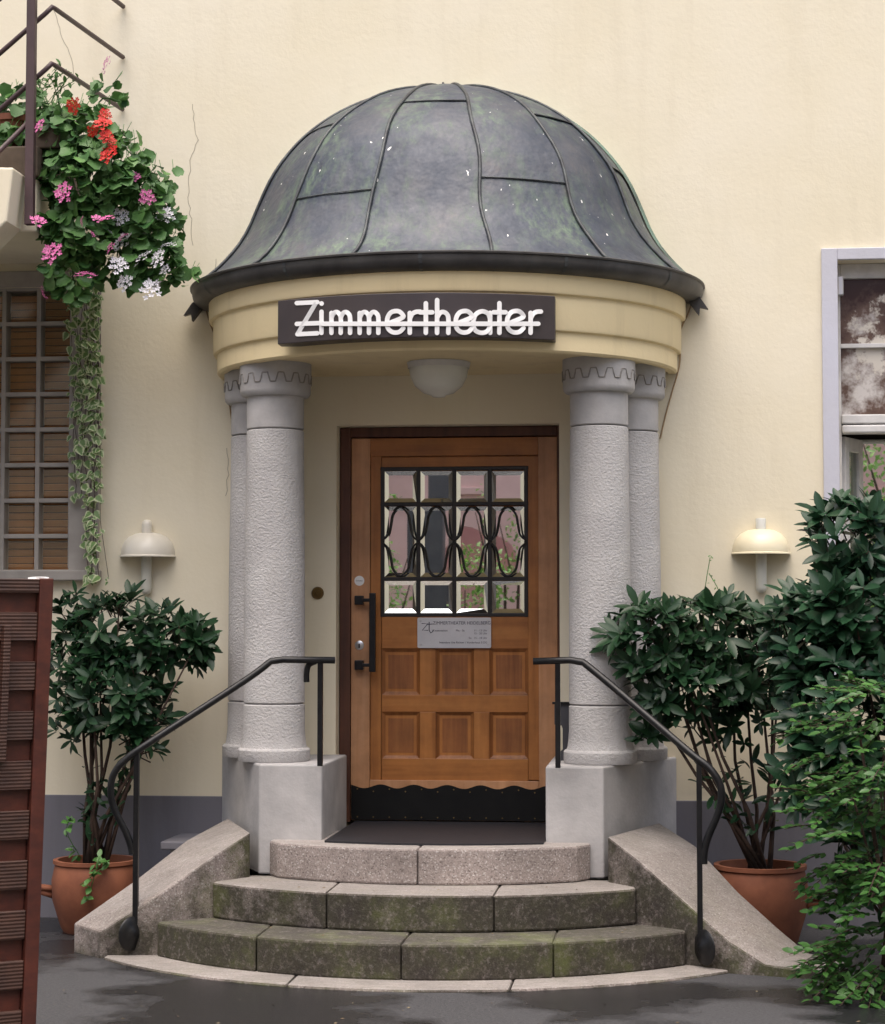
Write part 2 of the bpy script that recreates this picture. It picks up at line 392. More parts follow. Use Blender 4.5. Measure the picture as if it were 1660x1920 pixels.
# fine cracks in the plaster
def crack(pts):
    P = []
    for (u, v), (u2, v2) in zip(pts, pts[1:]):
        k = max(2, int(math.hypot(u2-u, v2-v)/9))
        for i in range(k): P.append(PY(u+(u2-u)*i/k+rnd.uniform(-2.2, 2.2), v+(v2-v)*i/k, -.0008))
    MB().tube(P, .0017, 5, flat=(1, .5, 1)).build('crack', 'crack', bld)
crack([(362, 195), (366, 240), (372, 262), (358, 300), (352, 370), (360, 420), (361, 470)])
crack([(100, 15), (118, 70), (135, 110), (140, 150)])
crack([(404, 485), (405, 512)])
crack([(425, 840), (428, 880), (424, 940)])

# ---- door
YD = .12
def DP(u, v, y=YD): return PY(u, v, y)
fr = MB()
fr.box((DX0+.002, .10, ZL), (-.512, .20, DZT-.002)); fr.box((.560, .10, ZL), (DX1-.002, .20, DZT-.002)); fr.box((-.512, .10, ZL+1.985), (.560, .20, DZT-.002))
fr.build('door_frame', 'dark_frame', bld, bevel=.004)
B((DX0, .41, ZL-.02), (DX1, .419, DZT)).build('door_dark_backing', 'room_shade', bld)  # dark sheet closing the doorway, darkness put into its colour
door = B((-.51, YD+.022, ZL+.012), (.558, YD+.06, ZL+1.98)).build('door', 'door_wood', bld); tag(door, 'honey brown panelled entrance door with a leaded mirror window')
def dbox(name, u0, v0, u1, v1, mat, y0=YD, y1=YD+.03, bevel=.002, parent=None):
    a = DP(u0, v1); b = DP(u1, v0)
    return B((a.x, y0, a.z), (b.x, y1, b.z)).build(name, mat, parent or door, bevel=bevel)
x_l, x_r = -.51, .558; zt = ZL+1.98; zb = ZL+.012
ul, ur = 694, 1010
aL = DP(ul, 1200).x; aR = DP(ur, 1200).x; zT = DP(800, 855).z; zB = DP(800, 1463).z
B((x_l, YD, zb), (aL-.001, YD+.03, zt)).build('outer_stile', 'door_frame_light', door, bevel=.002)
B((aR+.001, YD, zb), (x_r, YD+.03, zt)).build('outer_stile', 'door_frame_light', door, bevel=.002)
B((aL, YD+.0005, zT+.001), (aR, YD+.03, zt)).build('outer_rail', 'door_wood_cross', door, bevel=.002)
B((aL, YD+.0005, zb), (aR, YD+.03, zB-.001)).build('outer_rail', 'door_frame_light', door, bevel=.002)
# inner frame: stiles, rails, mullions
y1 = YD+.008
gl, gr, gt, gb = 716, 988, 878, 1154
dbox('stile', ul, 855, 715, 1463, 'door_wood', y1, YD+.034)
dbox('stile', 991, 855, ur, 1463, 'door_wood', y1, YD+.034)
dbox('rail', 715.6, 855, 990.4, 876, 'door_wood_cross', y1+.0006, YD+.034)
dbox('rail', 715.6, 1155, 990.4, 1216, 'door_wood_cross', y1+.0006, YD+.034)
dbox('rail', 715.6, 1304, 990.4, 1335, 'door_wood_cross', y1+.0006, YD+.034)
dbox('rail', 715.6, 1424, 990.4, 1463, 'door_wood_cross', y1+.0006, YD+.034)
for ua, ub in ((787, 817), (888.5, 918)):
    for va, vb in ((1216.6, 1303.4), (1335.6, 1423.4)): dbox('mullion', ua, va, ub, vb, 'door_wood', y1+.001, YD+.034)
for ua, ub in ((716, 786.4), (817.6, 888), (918.6, 990)):
    for va, vb in ((1217, 1303), (1336, 1423)):
        a = DP(ua, vb); b = DP(ub, va); m = MB(); e = .026; ya, yb = y1+.003, y1+.020
        o_ = [(a.x, ya, a.z), (b.x, ya, a.z), (b.x, ya, b.z), (a.x, ya, b.z)]
        i_ = [(a.x+e, yb, a.z+e), (b.x-e, yb, a.z+e), (b.x-e, yb, b.z-e), (a.x+e, yb, b.z-e)]
        e2 = e+.006; yc = yb-.007
        j_ = [(a.x+e2, yc, a.z+e2), (b.x-e2, yc, a.z+e2), (b.x-e2, yc, b.z-e2), (a.x+e2, yc, b.z-e2)]
        m.add(o_+i_+j_, [(k, (k+1) % 4, 4+(k+1) % 4, 4+k) for k in range(4)]+[(4+k, 4+(k+1) % 4, 8+(k+1) % 4, 8+k) for k in range(4)]+[(8, 9, 10, 11)])
        m.build('panel', 'door_panel', door)
# leaded window
us = [717, 784.5, 852, 918.5, 987]; vs = [879, 945.5, 1085.5, 1153]
m = MB(); hw = .0105
for k, u in enumerate(us):
    a = DP(u, vs[-1]); b = DP(u, vs[0]); B((a.x-hw, y1-.004, a.z-hw), (a.x+hw, YD+.033, b.z+hw)).build('glazing_bar', 'leading', door, bevel=.003)
for v in vs:
    a = DP(us[0], v); b = DP(us[-1], v); B((a.x-hw, y1-.0035, a.z-hw*.9), (b.x+hw, YD+.0325, a.z+hw*.9)).build('glazing_bar', 'leading', door, bevel=.003)
for i in range(4):
    for k in range(3):
        a = DP(us[i], vs[k+1]); b = DP(us[i+1], vs[k]); x0, x1, z0, z1 = a.x+hw, b.x-hw, a.z+hw, b.z-hw
        e = .021; yo, yi = y1+.004, y1+.0125
        tilt = rnd.uniform(-.0007, .0007); tz = rnd.uniform(-.0007, .0007)
        V = [(x0, yo, z0), (x1, yo, z0), (x1, yo, z1), (x0, yo, z1), (x0+e, yi-tilt-tz, z0+e), (x1-e, yi+tilt-tz, z0+e), (x1-e, yi+tilt+tz, z1-e), (x0+e, yi-tilt+tz, z1-e)]
        MB().add(V, [(0, 1, 5, 4), (1, 2, 6, 5), (2, 3, 7, 6), (3, 0, 4, 7), (4, 5, 6, 7)]).build('pane', 'door_glass', door)
for sgn, vb in ((-1, 1013), (1, 1018)):
    P = []
    for i in range(4):
        u0, u1 = us[i], us[i+1]; um = (u0+u1)/2; q = (u1-u0)/67
        seq = [(u0, vb), (u0+11*q, vb+sgn*10), (u0+16*q, vb+sgn*32), (u0+20*q, vb+sgn*50), (um, vb+sgn*62), (u1-20*q, vb+sgn*50), (u1-16*q, vb+sgn*32), (u1-11*q, vb+sgn*10)]
        P += [DP(u, v, y1-.006) for u, v in seq]
    P.append(DP(us[-1], vb, y1-.006))
    MB().tube(smoothpts(P, 4), .0052, 8).build('wavy_grille', 'leading', door, smooth=True)
# kick plate with a wavy top
n = 72; poly = [(x_l+.002, zb+.001)]; a = DP(660, 1474).z
top = []
for k in range(n+1):
    x = x_l+.002+(x_r-x_l-.004)*k/n; top.append((x, a+.010*math.cos((x-x_l)/(x_r-x_l)*2*math.pi*6.2+.6)))
MB().prism_y([(x_r-.002, zb+.001)]+top[::-1]+[(x_l+.002, zb+.001)], YD-.004, YD-.001).build('kick_plate', 'black_plate', door)
m = MB()
for k in range(13):
    x = x_l+.035+k*(x_r-x_l-.07)/12
    for z in (zb+.014, a-.014-(.012 if k % 2 else 0)): m.lathe([(0, .003), (.003, .002), (.004, 0)], (0, 0, 0), 8); \
        m.V[-24:] = [Vector((x+v.x, YD-.004-v.z, z+v.y)) for v in m.V[-24:]]
tag(m.build('plate_nails', 'brass', door), kind='stuff')
# pull handle
a = DP(693, 1260, YD-.05); b = DP(705, 1112, YD-.05)
hd = B((a.x, YD-.068, a.z), (b.x, YD-.046, b.z)).build('pull_handle', 'iron', door, bevel=.003)
for v0, v1 in ((1117, 1134), (1238, 1256)):
    m = MB(); p0 = DP(666, v1, YD-.02); p1 = DP(682, v0, YD-.02); m.box((p0.x, YD-.045, p0.z), (p1.x, YD-.0005, p1.z))
    zc = (p0.z+p1.z)/2; m.box((p1.x-.002, YD-.060, zc-.009), (a.x+.004, YD-.042, zc+.009)); m.build('handle_mount', 'iron', door, bevel=.003)
def disc(u, v, r, y, name, mat, parent, th=.004, seg=24):
    c = PY(u, v, y); m = MB().lathe([(0, th), (r*.85, th), (r, th*.5), (r, 0)], (0, 0, 0), seg); m.V = [Vector((c.x+p.x, y-p.z, c.z+p.y)) for p in m.V]
    return m.build(name, mat, parent, auto=40)
disc(674, 1210, .024, YD-.0005, 'lock', 'steel', door)
c = PY(674, 1210, YD); B((c.x-.004, YD-.0065, c.z-.014), (c.x+.004, YD-.0045, c.z+.008)).build('keyhole', 'leading', door)
st = disc(674, 1089, .026, YD-.0005, 'round_sticker', 'white_letter', door, .0015)
def text(s, x, z, y, size, mat, name, parent, align='LEFT', ext=.0004, sx=1):
    cu = bpy.data.curves.new(name, 'FONT'); cu.body = s; cu.size = size; cu.align_x = align; cu.extrude = ext
    o = bpy.data.objects.new(name+'_tmp', cu); COL.objects.link(o)
    me = bpy.data.meshes.new_from_object(o.evaluated_get(bpy.context.evaluated_depsgraph_get()))
    bpy.data.objects.remove(o); bpy.data.curves.remove(cu)
    for v in me.vertices: px, py, pz = v.co; v.co = (x+px*sx, y-pz, z+py)
    me.materials.clear(); me.materials.append(MATS[mat]); me.name = name
    q = bpy.data.objects.new(name, me); COL.objects.link(q); put(q, parent); return q
c = PY(674, 1089, YD); text('Drücken', c.x, c.z-.003, YD-.0025, .010, 'print_dark', 'lettering', door, 'CENTER')

# plaque with the opening hours
a = DP(783, 1215, YD-.006); b = DP(921, 1158, YD-.006); YP = YD-.004
pl = thing('opening_hours_plaque', 'small silver metal plaque with theatre name and opening hours screwed to the door', 'sign', ((a.x+b.x)/2, YP, a.z))
def rrect(x0, z0, x1, z1, r, n=5):
    P = []
    for cx, cz, a0 in ((x1-r, z1-r, 0), (x0+r, z1-r, 90), (x0+r, z0+r, 180), (x1-r, z0+r, 270)):
        for k in range(n+1): t = R(a0+90*k/n); P.append((cx+r*math.cos(t), cz+r*math.sin(t)))
    return P
MB().prism_y(rrect(a.x, a.z, b.x, b.z, .008)[::-1], YP-.004, YP+.0115).build('plate', 'plaque_metal', pl)
for u in (789, 915):
    for v in (1164, 1209): disc(u, v, .0055, YP-.0042, 'screw', 'steel', pl, .002, 12)
yt = YP-.0046
def pt(u, v): q = PY(u, v, yt); return q.x, q.z
x, z = pt(812, 1171); text('ZIMMERTHEATER HEIDELBERG', x, z, yt, .0235, 'print_dark', 'lettering', pl, sx=.93)
for s, u, v, al in (('Kassenzeiten', 812, 1184, 'LEFT'), ('Mo - Sa', 855, 1184, 'LEFT'), ('11 - 13 Uhr', 914, 1184, 'RIGHT'), ('15 - 20 Uhr', 914, 1189.5, 'RIGHT'), ('So   15 - 18 Uhr', 914, 1198, 'RIGHT'), ('Intendanz Ute Richter / Vorderhaus 3.OG', 914, 1206.5, 'RIGHT')):
    x, z = pt(u, v); text(s, x, z, yt, .0145, 'print_dark', 'lettering', pl, al)
m = MB()
for P in ([(791, 1169), (803, 1169), (792, 1182), (803, 1182)], [(805, 1166), (805, 1182), (808, 1187), (812, 1184), (812, 1181)], [(800, 1171), (812, 1170)]):
    m.tube([PY(u, v, yt) for u, v in P], .0022, 6, flat=(1, .3, 1))
m.build('logo', 'print_dark', pl)

bell = disc(596, 1112, .032, -.001, 'doorbell', 'brass', None, .012); tag(bell, 'round brass doorbell button on the yellow wall left of the door', 'doorbell')
disc(596, 1112, .016, -.0125, 'button', 'brass', bell, .006).matrix_parent_inverse = Matrix.Identity(4)

# ---- glass block window
gw = B((-3.3, .35, 1.79), (-1.975, .40, 3.275)).build('glass_block_window', 'room_shade', bld)
sur = MB(); sur.box((-1.975, -.022, 1.74), (-1.815, .0-.001, 3.36)); sur.box((-3.4, -.022, 3.276), (-1.975, -.001, 3.36)); sur.box((-1.985, -.001, 1.80), (-1.976, .06, 3.27))
sur.build('surround', 'joint_grey', gw, bevel=.004)
B((-3.4, -.06, 1.735), (-1.80, .0-.001, 1.788)).build('sill', 'joint_grey', gw, bevel=.006)
gx = [PY(135, 800).x-.187*k for k in range(6)]; gz = [PY(70, 1072).z+.1862*k for k in range(9)]
m = MB()
for x in gx: B((x-.0115, .006, 1.79), (x+.0115, .09, 3.275)).build('mortar_joint', 'joint_grey', gw, bevel=.003)
for z in gz: B((-3.3, .008, z-.0115), (-1.976, .088, z+.0115)).build('mortar_joint', 'joint_grey', gw, bevel=.003)
for i in range(5):
    for k in range(8):
        x0, x1, z0, z1 = gx[i+1]+.012, gx[i]-.012, gz[k]+.012, gz[k+1]-.012; e = .012
        V = [(x0, .050, z0), (x1, .050, z0), (x1, .050, z1), (x0, .050, z1), (x0+e, .030, z0+e), (x1-e, .030, z0+e), (x1-e, .030, z1-e), (x0+e, .030, z1-e)]
        MB().add(V, [(0, 1, 5, 4), (1, 2, 6, 5), (2, 3, 7, 6), (3, 0, 4, 7), (4, 5, 6, 7)]).build('glass_block', 'block_glass', gw)
sl_me = mesh_of('blind_slat', *(lambda b: (b.V, b.F))(MB().box((-.66, -.009, -.0165), (.66, .003, .0165))), 'blind_wood')
for k in range(38):
    o = bpy.data.objects.new('blind_slat', sl_me); COL.objects.link(o); o.location = (-2.637, .12, 1.81+k*.0385); o.rotation_euler = (R(28), 0, 0); put(o, gw)

# ---- window on the right
wn = B((1.978, .10, 1.26), (2.0, .17, 3.337)).build('window', 'window_white', bld, bevel=.003)
s = MB(); s.box((1.898, -.024, 1.15), (1.977, -.001, 3.397)); s.box((1.977, -.0235, 3.338), (3.4, -.001, 3.397)); s.build('surround', 'lilac_paint', wn, bevel=.004)
ztr = PY(1600, 796, .1).z; zh = PY(1600, 648, .1).z; ztop = 3.337
m = MB(); m.box((2.0, .10, ztop-.075), (3.3, .17, ztop)); m.build('head_rail', 'window_white', wn, bevel=.004)
m = MB(); m.box((2.0, .085, ztr+.004), (3.3, .17, ztr+.05)); m.build('transom', 'window_white', wn, bevel=.006)
m = MB(); m.box((2.0, .075, ztr-.045), (3.3, .17, ztr-.004)); m.build('transom', 'window_white', wn, bevel=.008)
m = MB(); m.box((2.0, .105, zh-.011), (3.3, .15, zh+.011)); m.build('glazing_bar', 'window_white', wn, bevel=.003)
B((2.0, .128, zh+.011), (3.3, .134, ztop-.075)).build('pane', 'peeling_glass', wn)
B((2.0, .128, ztr+.05), (3.3, .134, zh-.011)).build('pane', 'peeling_glass', wn)
m = MB()
q = PY(1572, 535, .06); m.box((q.x-.004, .06, q.z-.05), (q.x+.028, .098, q.z+.05)); m.build('bracket', 'foil', wn, bevel=.006)
# open casement, swung inwards
cs = MB(); th = R(64); d = Vector((math.cos(th), math.sin(th), 0)); nn = Vector((-d.y, d.x, 0)); o0 = Vector((2.006, .17, 0)); L = .25; z0, z1 = 1.30, ztr-.055
def cbox(s0, s1, za, zb_, t=.02):
    P = [o0+d*s0-nn*t, o0+d*s1-nn*t, o0+d*s1+nn*t, o0+d*s0+nn*t]
    cs.prism([(p.x, p.y) for p in P], za, zb_)
cbox(0, .055, z0, z1); cbox(L-.055, L, z0, z1); cbox(.055, L-.055, z1-.07, z1); cbox(.055, L-.055, z0, z0+.07)
cs.build('casement', 'window_white', wn, bevel=.004)
cs = MB(); cbox(.055, L-.055, z0+.07, z1-.07, .003); cs.build('casement_pane', 'clear_glass', wn)
B((1.978, .405, 1.26), (3.299, .411, ztr-.05)).build('inner_pane', 'door_glass', wn)
B((1.98, .414, 1.25), (3.3, .4195, 3.338)).build('window_dark_backing', 'room_shade', wn)  # dark sheet in place of an unlit room
B((1.93, -.06, 1.20), (3.4, .0-.001, 1.25)).build('sill', 'lilac_paint', wn, bevel=.005)

# ------------------------------------------------------------------ portico
por = thing('domed_portico', 'half round entrance portico with copper dome, yellow entablature and four stone columns', 'portico', (0, -.6, .33))
for s, xi in ((-1, -.512), (1, .545)):
    poly = [(xi, -.76), (s*.815, -.76), (s*1.16, -.002), (xi, -.002)]
    MB().prism(poly if s > 0 else poly[::-1], .3285, .845).build('plinth', 'smooth_stone', por, bevel=.008)
def column(cx, cy):
    c = (cx, cy, 0); r0, r1 = .150, .1405
    sh = MB().lathe([(0, 1.126), (r0-.006, 1.126), (r0-.001, 1.131), (r0-.002, 1.75), (r1+.002, 2.2), (r1, 2.452), (r1-.006, 2.457), (0, 2.457)], c, 48).build('column', 'stucco', por, auto=35)
    MB().lathe([(0, .846), (.172, .846), (.176, .852), (.176, .900), (.170, .908), (.162, .911), (.157, .925), (r0+.003, .96), (r0, 1.0), (r0, 1.116), (r0-.006, 1.122), (0, 1.122)], c, 48).build('base', 'stucco', sh, auto=35)
    MB().lathe([(0, 2.461), (r1-.006, 2.461), (r1, 2.466), (r1, 2.60), (r1, 2.618), (.160, 2.622), (.171, 2.634), (.174, 2.65), (.174, 2.71), (.176, 2.715), (.176, 2.80), (0, 2.80)], c, 48).build('capital', 'smooth_stone', sh, auto=35)
    P = []; N = 14
    for k in range(N*12):
        a = 2*math.pi*k/(N*12); ph = (k % 12)/12
        zz = 2.705+.022*max(-1, min(1, 2.6*math.sin(2*math.pi*ph))); a2 = a
        P.append((cx+.1755*math.cos(a2), cy+.1755*math.sin(a2), zz))
    P.append(P[0]); MB().tube(P, .0036, 5, caps=False).build('carved_wave', 'groove_shade', sh, smooth=True)  # surface tube, the incised line's shadow is put into its colour
for s in (-1, 1):
    column(s*.7932, -.5007); column(s*.9376, -.19)

NT = 56
def ell(a, t, b=None):
    b = (a-.13) if b is None else b
    return a*math.sin(t), -b*math.cos(t)
def sweep(prof, t0=-math.pi/2, t1=math.pi/2, n=NT, boff=.13):
    m = MB(); V = []; k = len(prof)
    for i in range(n+1):
        t = t0+(t1-t0)*i/n
        for a, z in prof: V.append((a*math.sin(t), -(a-boff)*math.cos(t)-.001, z))
    F = []
    for i in range(n):
        for j in range(k-1): F.append((i*k+j, (i+1)*k+j, (i+1)*k+j+1, i*k+j+1))
    return m.add(V, F)
zb_, zt_ = 2.772, 3.145
sweep([(.30, zb_+.012), (1.12, zb_+.012), (1.13, zb_), (1.165, zb_), (1.175, zb_+.01), (1.176, 2.868), (1.192, 2.874), (1.196, 2.884), (1.197, 3.036), (1.214, 3.042), (1.219, 3.052), (1.22, zt_), (.30, zt_)]).build('entablature', 'portico_plaster', por, auto=30)
V = [(0, -.001, zb_+.011)]+[(.305*math.sin(t), -.175*math.cos(t)-.001, zb_+.011) for t in [math.pi*(i/16-.5) for i in range(17)]]
MB().add(V, [(0, i+1, i+2) for i in range(16)]).build('soffit', 'portico_plaster', por)
# gutter
GZ = -.066
gut = sweep([(a_, 3.284-(3.284-z_)*.74+GZ) for a_, z_ in [(1.20, 3.168), (1.245, 3.166), (1.275, 3.175), (1.300, 3.205), (1.306, 3.235), (1.307, 3.262), (1.316, 3.268), (1.317, 3.278), (1.309, 3.284), (1.297, 3.278), (1.285, 3.25), (1.20, 3.25)]], boff=.16).build('gutter', 'gutter_metal', por, auto=40)
for k in range(-11, 12):
    t = R(k*7.6); th = .0016 if k % 4 else .012
    sweep([(a_, 3.284-(3.284-z_)*.74+GZ) for a_, z_ in [(1.246, 3.1645), (1.277, 3.173), (1.3022, 3.204), (1.3082, 3.235), (1.3092, 3.264)]], t-th/2, t+th/2, 1, .16).build('gutter_joint', 'copper_seam', gut)
for s in (-1, 1):
    q = PY(372 if s < 0 else 1300, 572 if s < 0 else 560, -.06)
    f = MB().prism_y([(q.x-s*.03, q.z+.04), (q.x+s*.03, q.z+.01), (q.x+s*.075, q.z-.055), (q.x+s*.035, q.z-.045), (q.x+s*.03, q.z-.085), (q.x-s*.02, q.z-.02)][::s], -.075, -.035)
    f.build('gutter_end_flap', 'gutter_metal', gut)
# dome
DPROF = [(1.295, 3.205), (1.235, 3.245), (1.163, 3.312), (1.085, 3.405), (1.03, 3.50), (.985, 3.61), (.93, 3.735), (.855, 3.85), (.747, 3.972), (.611, 4.078), (.45, 4.165), (.28, 4.222), (.12, 4.25), (.0, 4.258)]
def dprof(n):
    P = smoothpts([(a, 0, z) for a, z in DPROF], 8); Ls = [0]
    for p, q in zip(P, P[1:]): Ls.append(Ls[-1]+(q-p).length)
    def f(s):
        s = max(0, min(.9999, s))*Ls[-1]
        for i in range(len(P)-1):
            if Ls[i+1] >= s:
                k = (s-Ls[i])/(Ls[i+1]-Ls[i]); p = P[i].lerp(P[i+1], k); return p.x, p.z
    return f
dp = dprof(0)
def dpt(t, s, off=0.0):
    a, z = dp(s); a2, z2 = dp(min(s+.01, .999)); nx, nz = (z2-z), -(a2-a); q = math.hypot(nx, nz) or 1
    a += off*nx/q; z += off*nz/q; r = a*.885-.02*max(0, a-1.1)/.2
    return Vector((a*math.sin(t), -r*math.cos(t)-.002, z))
dome = thing('tmp', 'x', 'x', (0, 0, 0)); bpy.data.objects.remove(dome)
dome = MB().add([dpt(R(-90+180*i/24), s, -.012) for s in [k/16 for k in range(17)] for i in range(25)],
                [(j*25+i, j*25+i+1, (j+1)*25+i+1, (j+1)*25+i) for j in range(16) for i in range(24)]).build('dome', 'copper_seam', por, smooth=True)
edges = [-90, -67, -41, -14.5, 14.5, 41, 67, 90]
cut = [.4, .55, .27, .62, .30, .57, .4]
for gidx in range(7):
    t0, t1 = R(edges[gidx]), R(edges[gidx+1])
    for s0, s1, off in ((0, cut[gidx], 0), (cut[gidx]-.006, .985, .005)):
        n1, n2 = 8, 14; V = []
        ph = rnd.uniform(0, 6)
        for j in range(n2+1):
            for i in range(n1+1):
                s_ = s0+(s1-s0)*j/n2; t_ = t0+(t1-t0)*i/n1
                w_ = .004*math.sin(9*s_+ph+3*t_)*math.sin(math.pi*i/n1)+rnd.uniform(-.0012, .0012)
                V.append(dpt(t_, s_, off+w_))
        MB().add(V, [(j*(n1+1)+i, j*(n1+1)+i+1, (j+1)*(n1+1)+i+1, (j+1)*(n1+1)+i) for j in range(n2) for i in range(n1)]).build('copper_panel', 'copper', dome, smooth=True)
    MB().tube([dpt(t0+(t1-t0)*i/8, cut[gidx]-.003, .005) for i in range(9)], .0035, 6).build('cross_seam', 'copper_seam', dome, smooth=True)
for e in edges[1:-1]:
    MB().tube([dpt(R(e)+.008*math.sin(k*.7), k/30, .008) for k in range(30)], [.0085]*28+[.007, .005], 6).build('standing_seam', 'copper_seam', dome, smooth=True)
m = MB()
V = []; K = 60
for k in range(K+1):
    t = -math.pi/2 if k <= K//2 else math.pi/2; s_ = (k/(K/2)) if k <= K//2 else (2-k/(K/2)); s_ = min(s_, .999)
    p = dpt(t, s_, .022); p2 = dpt(t, s_, .002)
    V += [(p.x, -.001, p.z), (p.x, -.035, p.z), (p2.x*1.0, -.075, p2.z+.004)]
m.add(V, [(3*k+j, 3*k+3+j, 3*k+4+j, 3*k+1+j) for k in range(K) for j in range(2)]); m.build('wall_flashing', 'verdigris', dome, smooth=True)
q = Vector((0, -.09, 4.248)); m = MB(); m.tube([q+Vector((-.05, 0, .012)), q+Vector((-.02, -.01, .0)), q+Vector((.02, -.01, .0)), q+Vector((.055, 0, .012))], .008, 6); m.tube([q+Vector((-.01, 0, .03)), q+Vector((.01, -.02, -.005))], .006, 6); m.build('lifting_hook', 'copper_seam', dome)

# ceiling lamp
cl = thing('ceiling_lamp', 'white opal glass bowl lamp under the portico ceiling', 'lamp', (.014, -.5, 2.60))
MB().lathe([(0, -.158), (.03, -.157), (.035, -.150), (.075, -.138), (.115, -.105), (.138, -.06), (.146, -.015), (.146, 0)], (.014, -.5, 2.772), 40).build('glass_bowl', 'milk_glass', cl, smooth=True)
MB().lathe([(.150, -.018), (.152, -.004), (.156, .010), (0, .0115)], (.014, -.5, 2.772), 40).build('rim', 'window_white', cl, auto=40)

# theatre sign
YS = -1.155
sg = thing('theatre_sign', 'dark brown sign box reading Zimmertheater in white rounded letters above the entrance', 'sign', (-.04, -1.1, 2.84))
SX0, SX1 = -.69, .607
def sign_y(x): q = (x-(SX0+SX1)/2)/((SX1-SX0)/2); return YS+.165*q*q
fp = [(SX0+(SX1-SX0)*k/24, sign_y(SX0+(SX1-SX0)*k/24)) for k in range(25)]
MB().prism([(SX1, -.90), (SX0, -.90)]+fp, 2.817, 3.022).build('sign_box', 'sign_panel', sg, bevel=.003)
def sp(X, Y):
    u, v = 340+X/1.66, 140+Y/1.66; y = YS
    for _ in range(5): y = sign_y(PY(u, v, y).x)
    return PY(u, v, y-.002)
strokes = []
def st_(*P, sm=False): strokes.append((P, sm))
st_((360, 711), (424, 708)); st_((420, 710), (363, 806)); st_((362, 808), (424, 805)); st_((360, 776), (437, 773))
st_((437, 738), (437, 804)); st_((437, 712), (437.5, 713))
for x in (468, 556):
    st_((x, 804), (x, 742)); st_((x, 756), (x+7, 743), (x+15, 739), (x+23, 743), (x+29, 757), (x+29, 804)); st_((x+29, 756), (x+36, 743), (x+44, 739), (x+52, 743), (x+58, 757), (x+58, 804))
def ee(c): st_((c-26, 776), (c+20, 757), (c+22, 748), (c+12, 738), (c, 736), (c-14, 740), (c-24, 753), (c-27, 770), (c-24, 789), (c-13, 800), (c, 803), (c+13, 800), (c+24, 789))
def rr(x): st_((x, 804), (x, 742)); st_((x, 760), (x+7, 746), (x+18, 739), (x+32, 738))
ee(668); rr(712); st_((762, 712), (762, 804)); st_((744, 740), (782, 740))
st_((797, 702), (797, 804)); st_((797, 757), (805, 743), (815, 739), (826, 744), (832, 758), (832, 804))
ee(882); st_((962, 742), (962, 804)); st_((962, 760), (955, 744), (938, 737), (920, 744), (911, 760), (910, 782), (918, 798), (937, 804), (954, 798), (962, 782))
st_((991, 712), (991, 804)); st_((973, 740), (1010, 740)); ee(1042); rr(1088); st_(*[(440+672*k/16, 776) for k in range(17)])
m = MB()
def ribbon(m, Q, w_, th):
    n = len(Q); L_ = []; R_ = []
    def perp(i):
        t = (Q[min(i+1, n-1)]-Q[max(i-1, 0)]); t.y = 0; t.normalize(); return Vector((-t.z, 0, t.x)), t
    for i in range(n):
        p, t = perp(i); L_.append(Q[i]+p*w_); R_.append(Q[i]-p*w_)
    p, t = perp(n-1); cap1 = [Q[-1]+p*w_*math.cos(a)+t*w_*math.sin(a) for a in [math.pi*k/8 for k in range(1, 8)]]
    p, t = perp(0); cap0 = [Q[0]-p*w_*math.cos(a)-t*w_*math.sin(a) for a in [math.pi*k/8 for k in range(1, 8)]]
    back = Vector((0, th, 0))
    V = L_+R_+[v+back for v in L_+R_]; F = []
    for i in range(n-1): F += [(i, i+1, n+i+1, n+i), (i, 2*n+i, 2*n+i+1, i+1), (n+i, n+i+1, 3*n+i+1, 3*n+i)]
    m.add(V, F)
    for a_, b_, cp in ((L_[-1], R_[-1], cap1), (R_[0], L_[0], cap0)):
        ring = [a_]+cp+[b_]; k = len(ring); m.add(ring+[v+back for v in ring], [tuple(range(k))]+[(q, q+1, k+q+1, k+q) for q in range(k-1)])
for si, (P, sm) in enumerate(strokes):
    Q = [sp(*p) for p in P]; Q = smoothpts(Q, 4) if len(P) > 3 else Q
    Q = [q+Vector((0, -.0035-.00025*si, 0)) for q in Q]
    ribbon(m, Q, .0103, .004+.00025*si)
m.build('lettering', 'white_letter', sg)

# cable at the right end
P = [PY(u, v, -.008) for u, v in ((1300, 560), (1290, 590), (1277, 618), (1276, 655), (1274, 688), (1262, 730), (1248, 780), (1240, 815), (1238, 822))]
cb = MB().tube(smoothpts(P, 3), .004, 6).build('cable', 'cable', None, smooth=True, top=True); tag(cb, 'thin brown cable running down the wall from the right gutter end', 'cable')
P = [PY(u, v, -.006) for u, v in ((385, 575), (395, 610), (412, 650), (420, 700), (432, 770), (437, 800))]
cb = MB().tube(smoothpts(P, 3), .0035, 6).build('cable', 'cable', None, smooth=True, top=True); tag(cb, 'thin brown cable running down the wall beside the left columns', 'cable')

# ------------------------------------------------------------------ wall lamps
def wall_lamp(u, zc, label, mat, round_top):
    c = PY(u, 1040, 0); x = c.x
    t = thing('wall_lamp', label, 'lamp', (x, -.08, zc-.19))
    H = math.pi
    m = MB().lathe([(.147, 0), (.147, .006), (.141, .010), (.141, .020), (.138, .045), (.125, .078), (.10, .105), (.065, .122), (.03, .128), (0, .129)], (x, -.002, zc), 30, H, 2*H); m.build('shade', mat, t, auto=50)
    MB().lathe([(0, .004), (.143, .004)], (x, -.002, zc), 30, H, 2*H).build('shade_underside', mat, t)
    top = [(.027, .118), (.027, .168), (.024, .182), (.014, .192), (0, .194)] if round_top else [(.026, .118), (.026, .176), (.024, .180), (0, .180)]
    MB().lathe(top, (x, -.03, zc), 20).build('finial', 'lamp_cream' if round_top else 'milk_glass', t, auto=50)
    MB().lathe([(0, -.194), (.014, -.191), (.024, -.18), (.0275, -.165), (.0275, .003)], (x, -.032, zc), 20).build('stem', 'lamp_stem', t, auto=50)
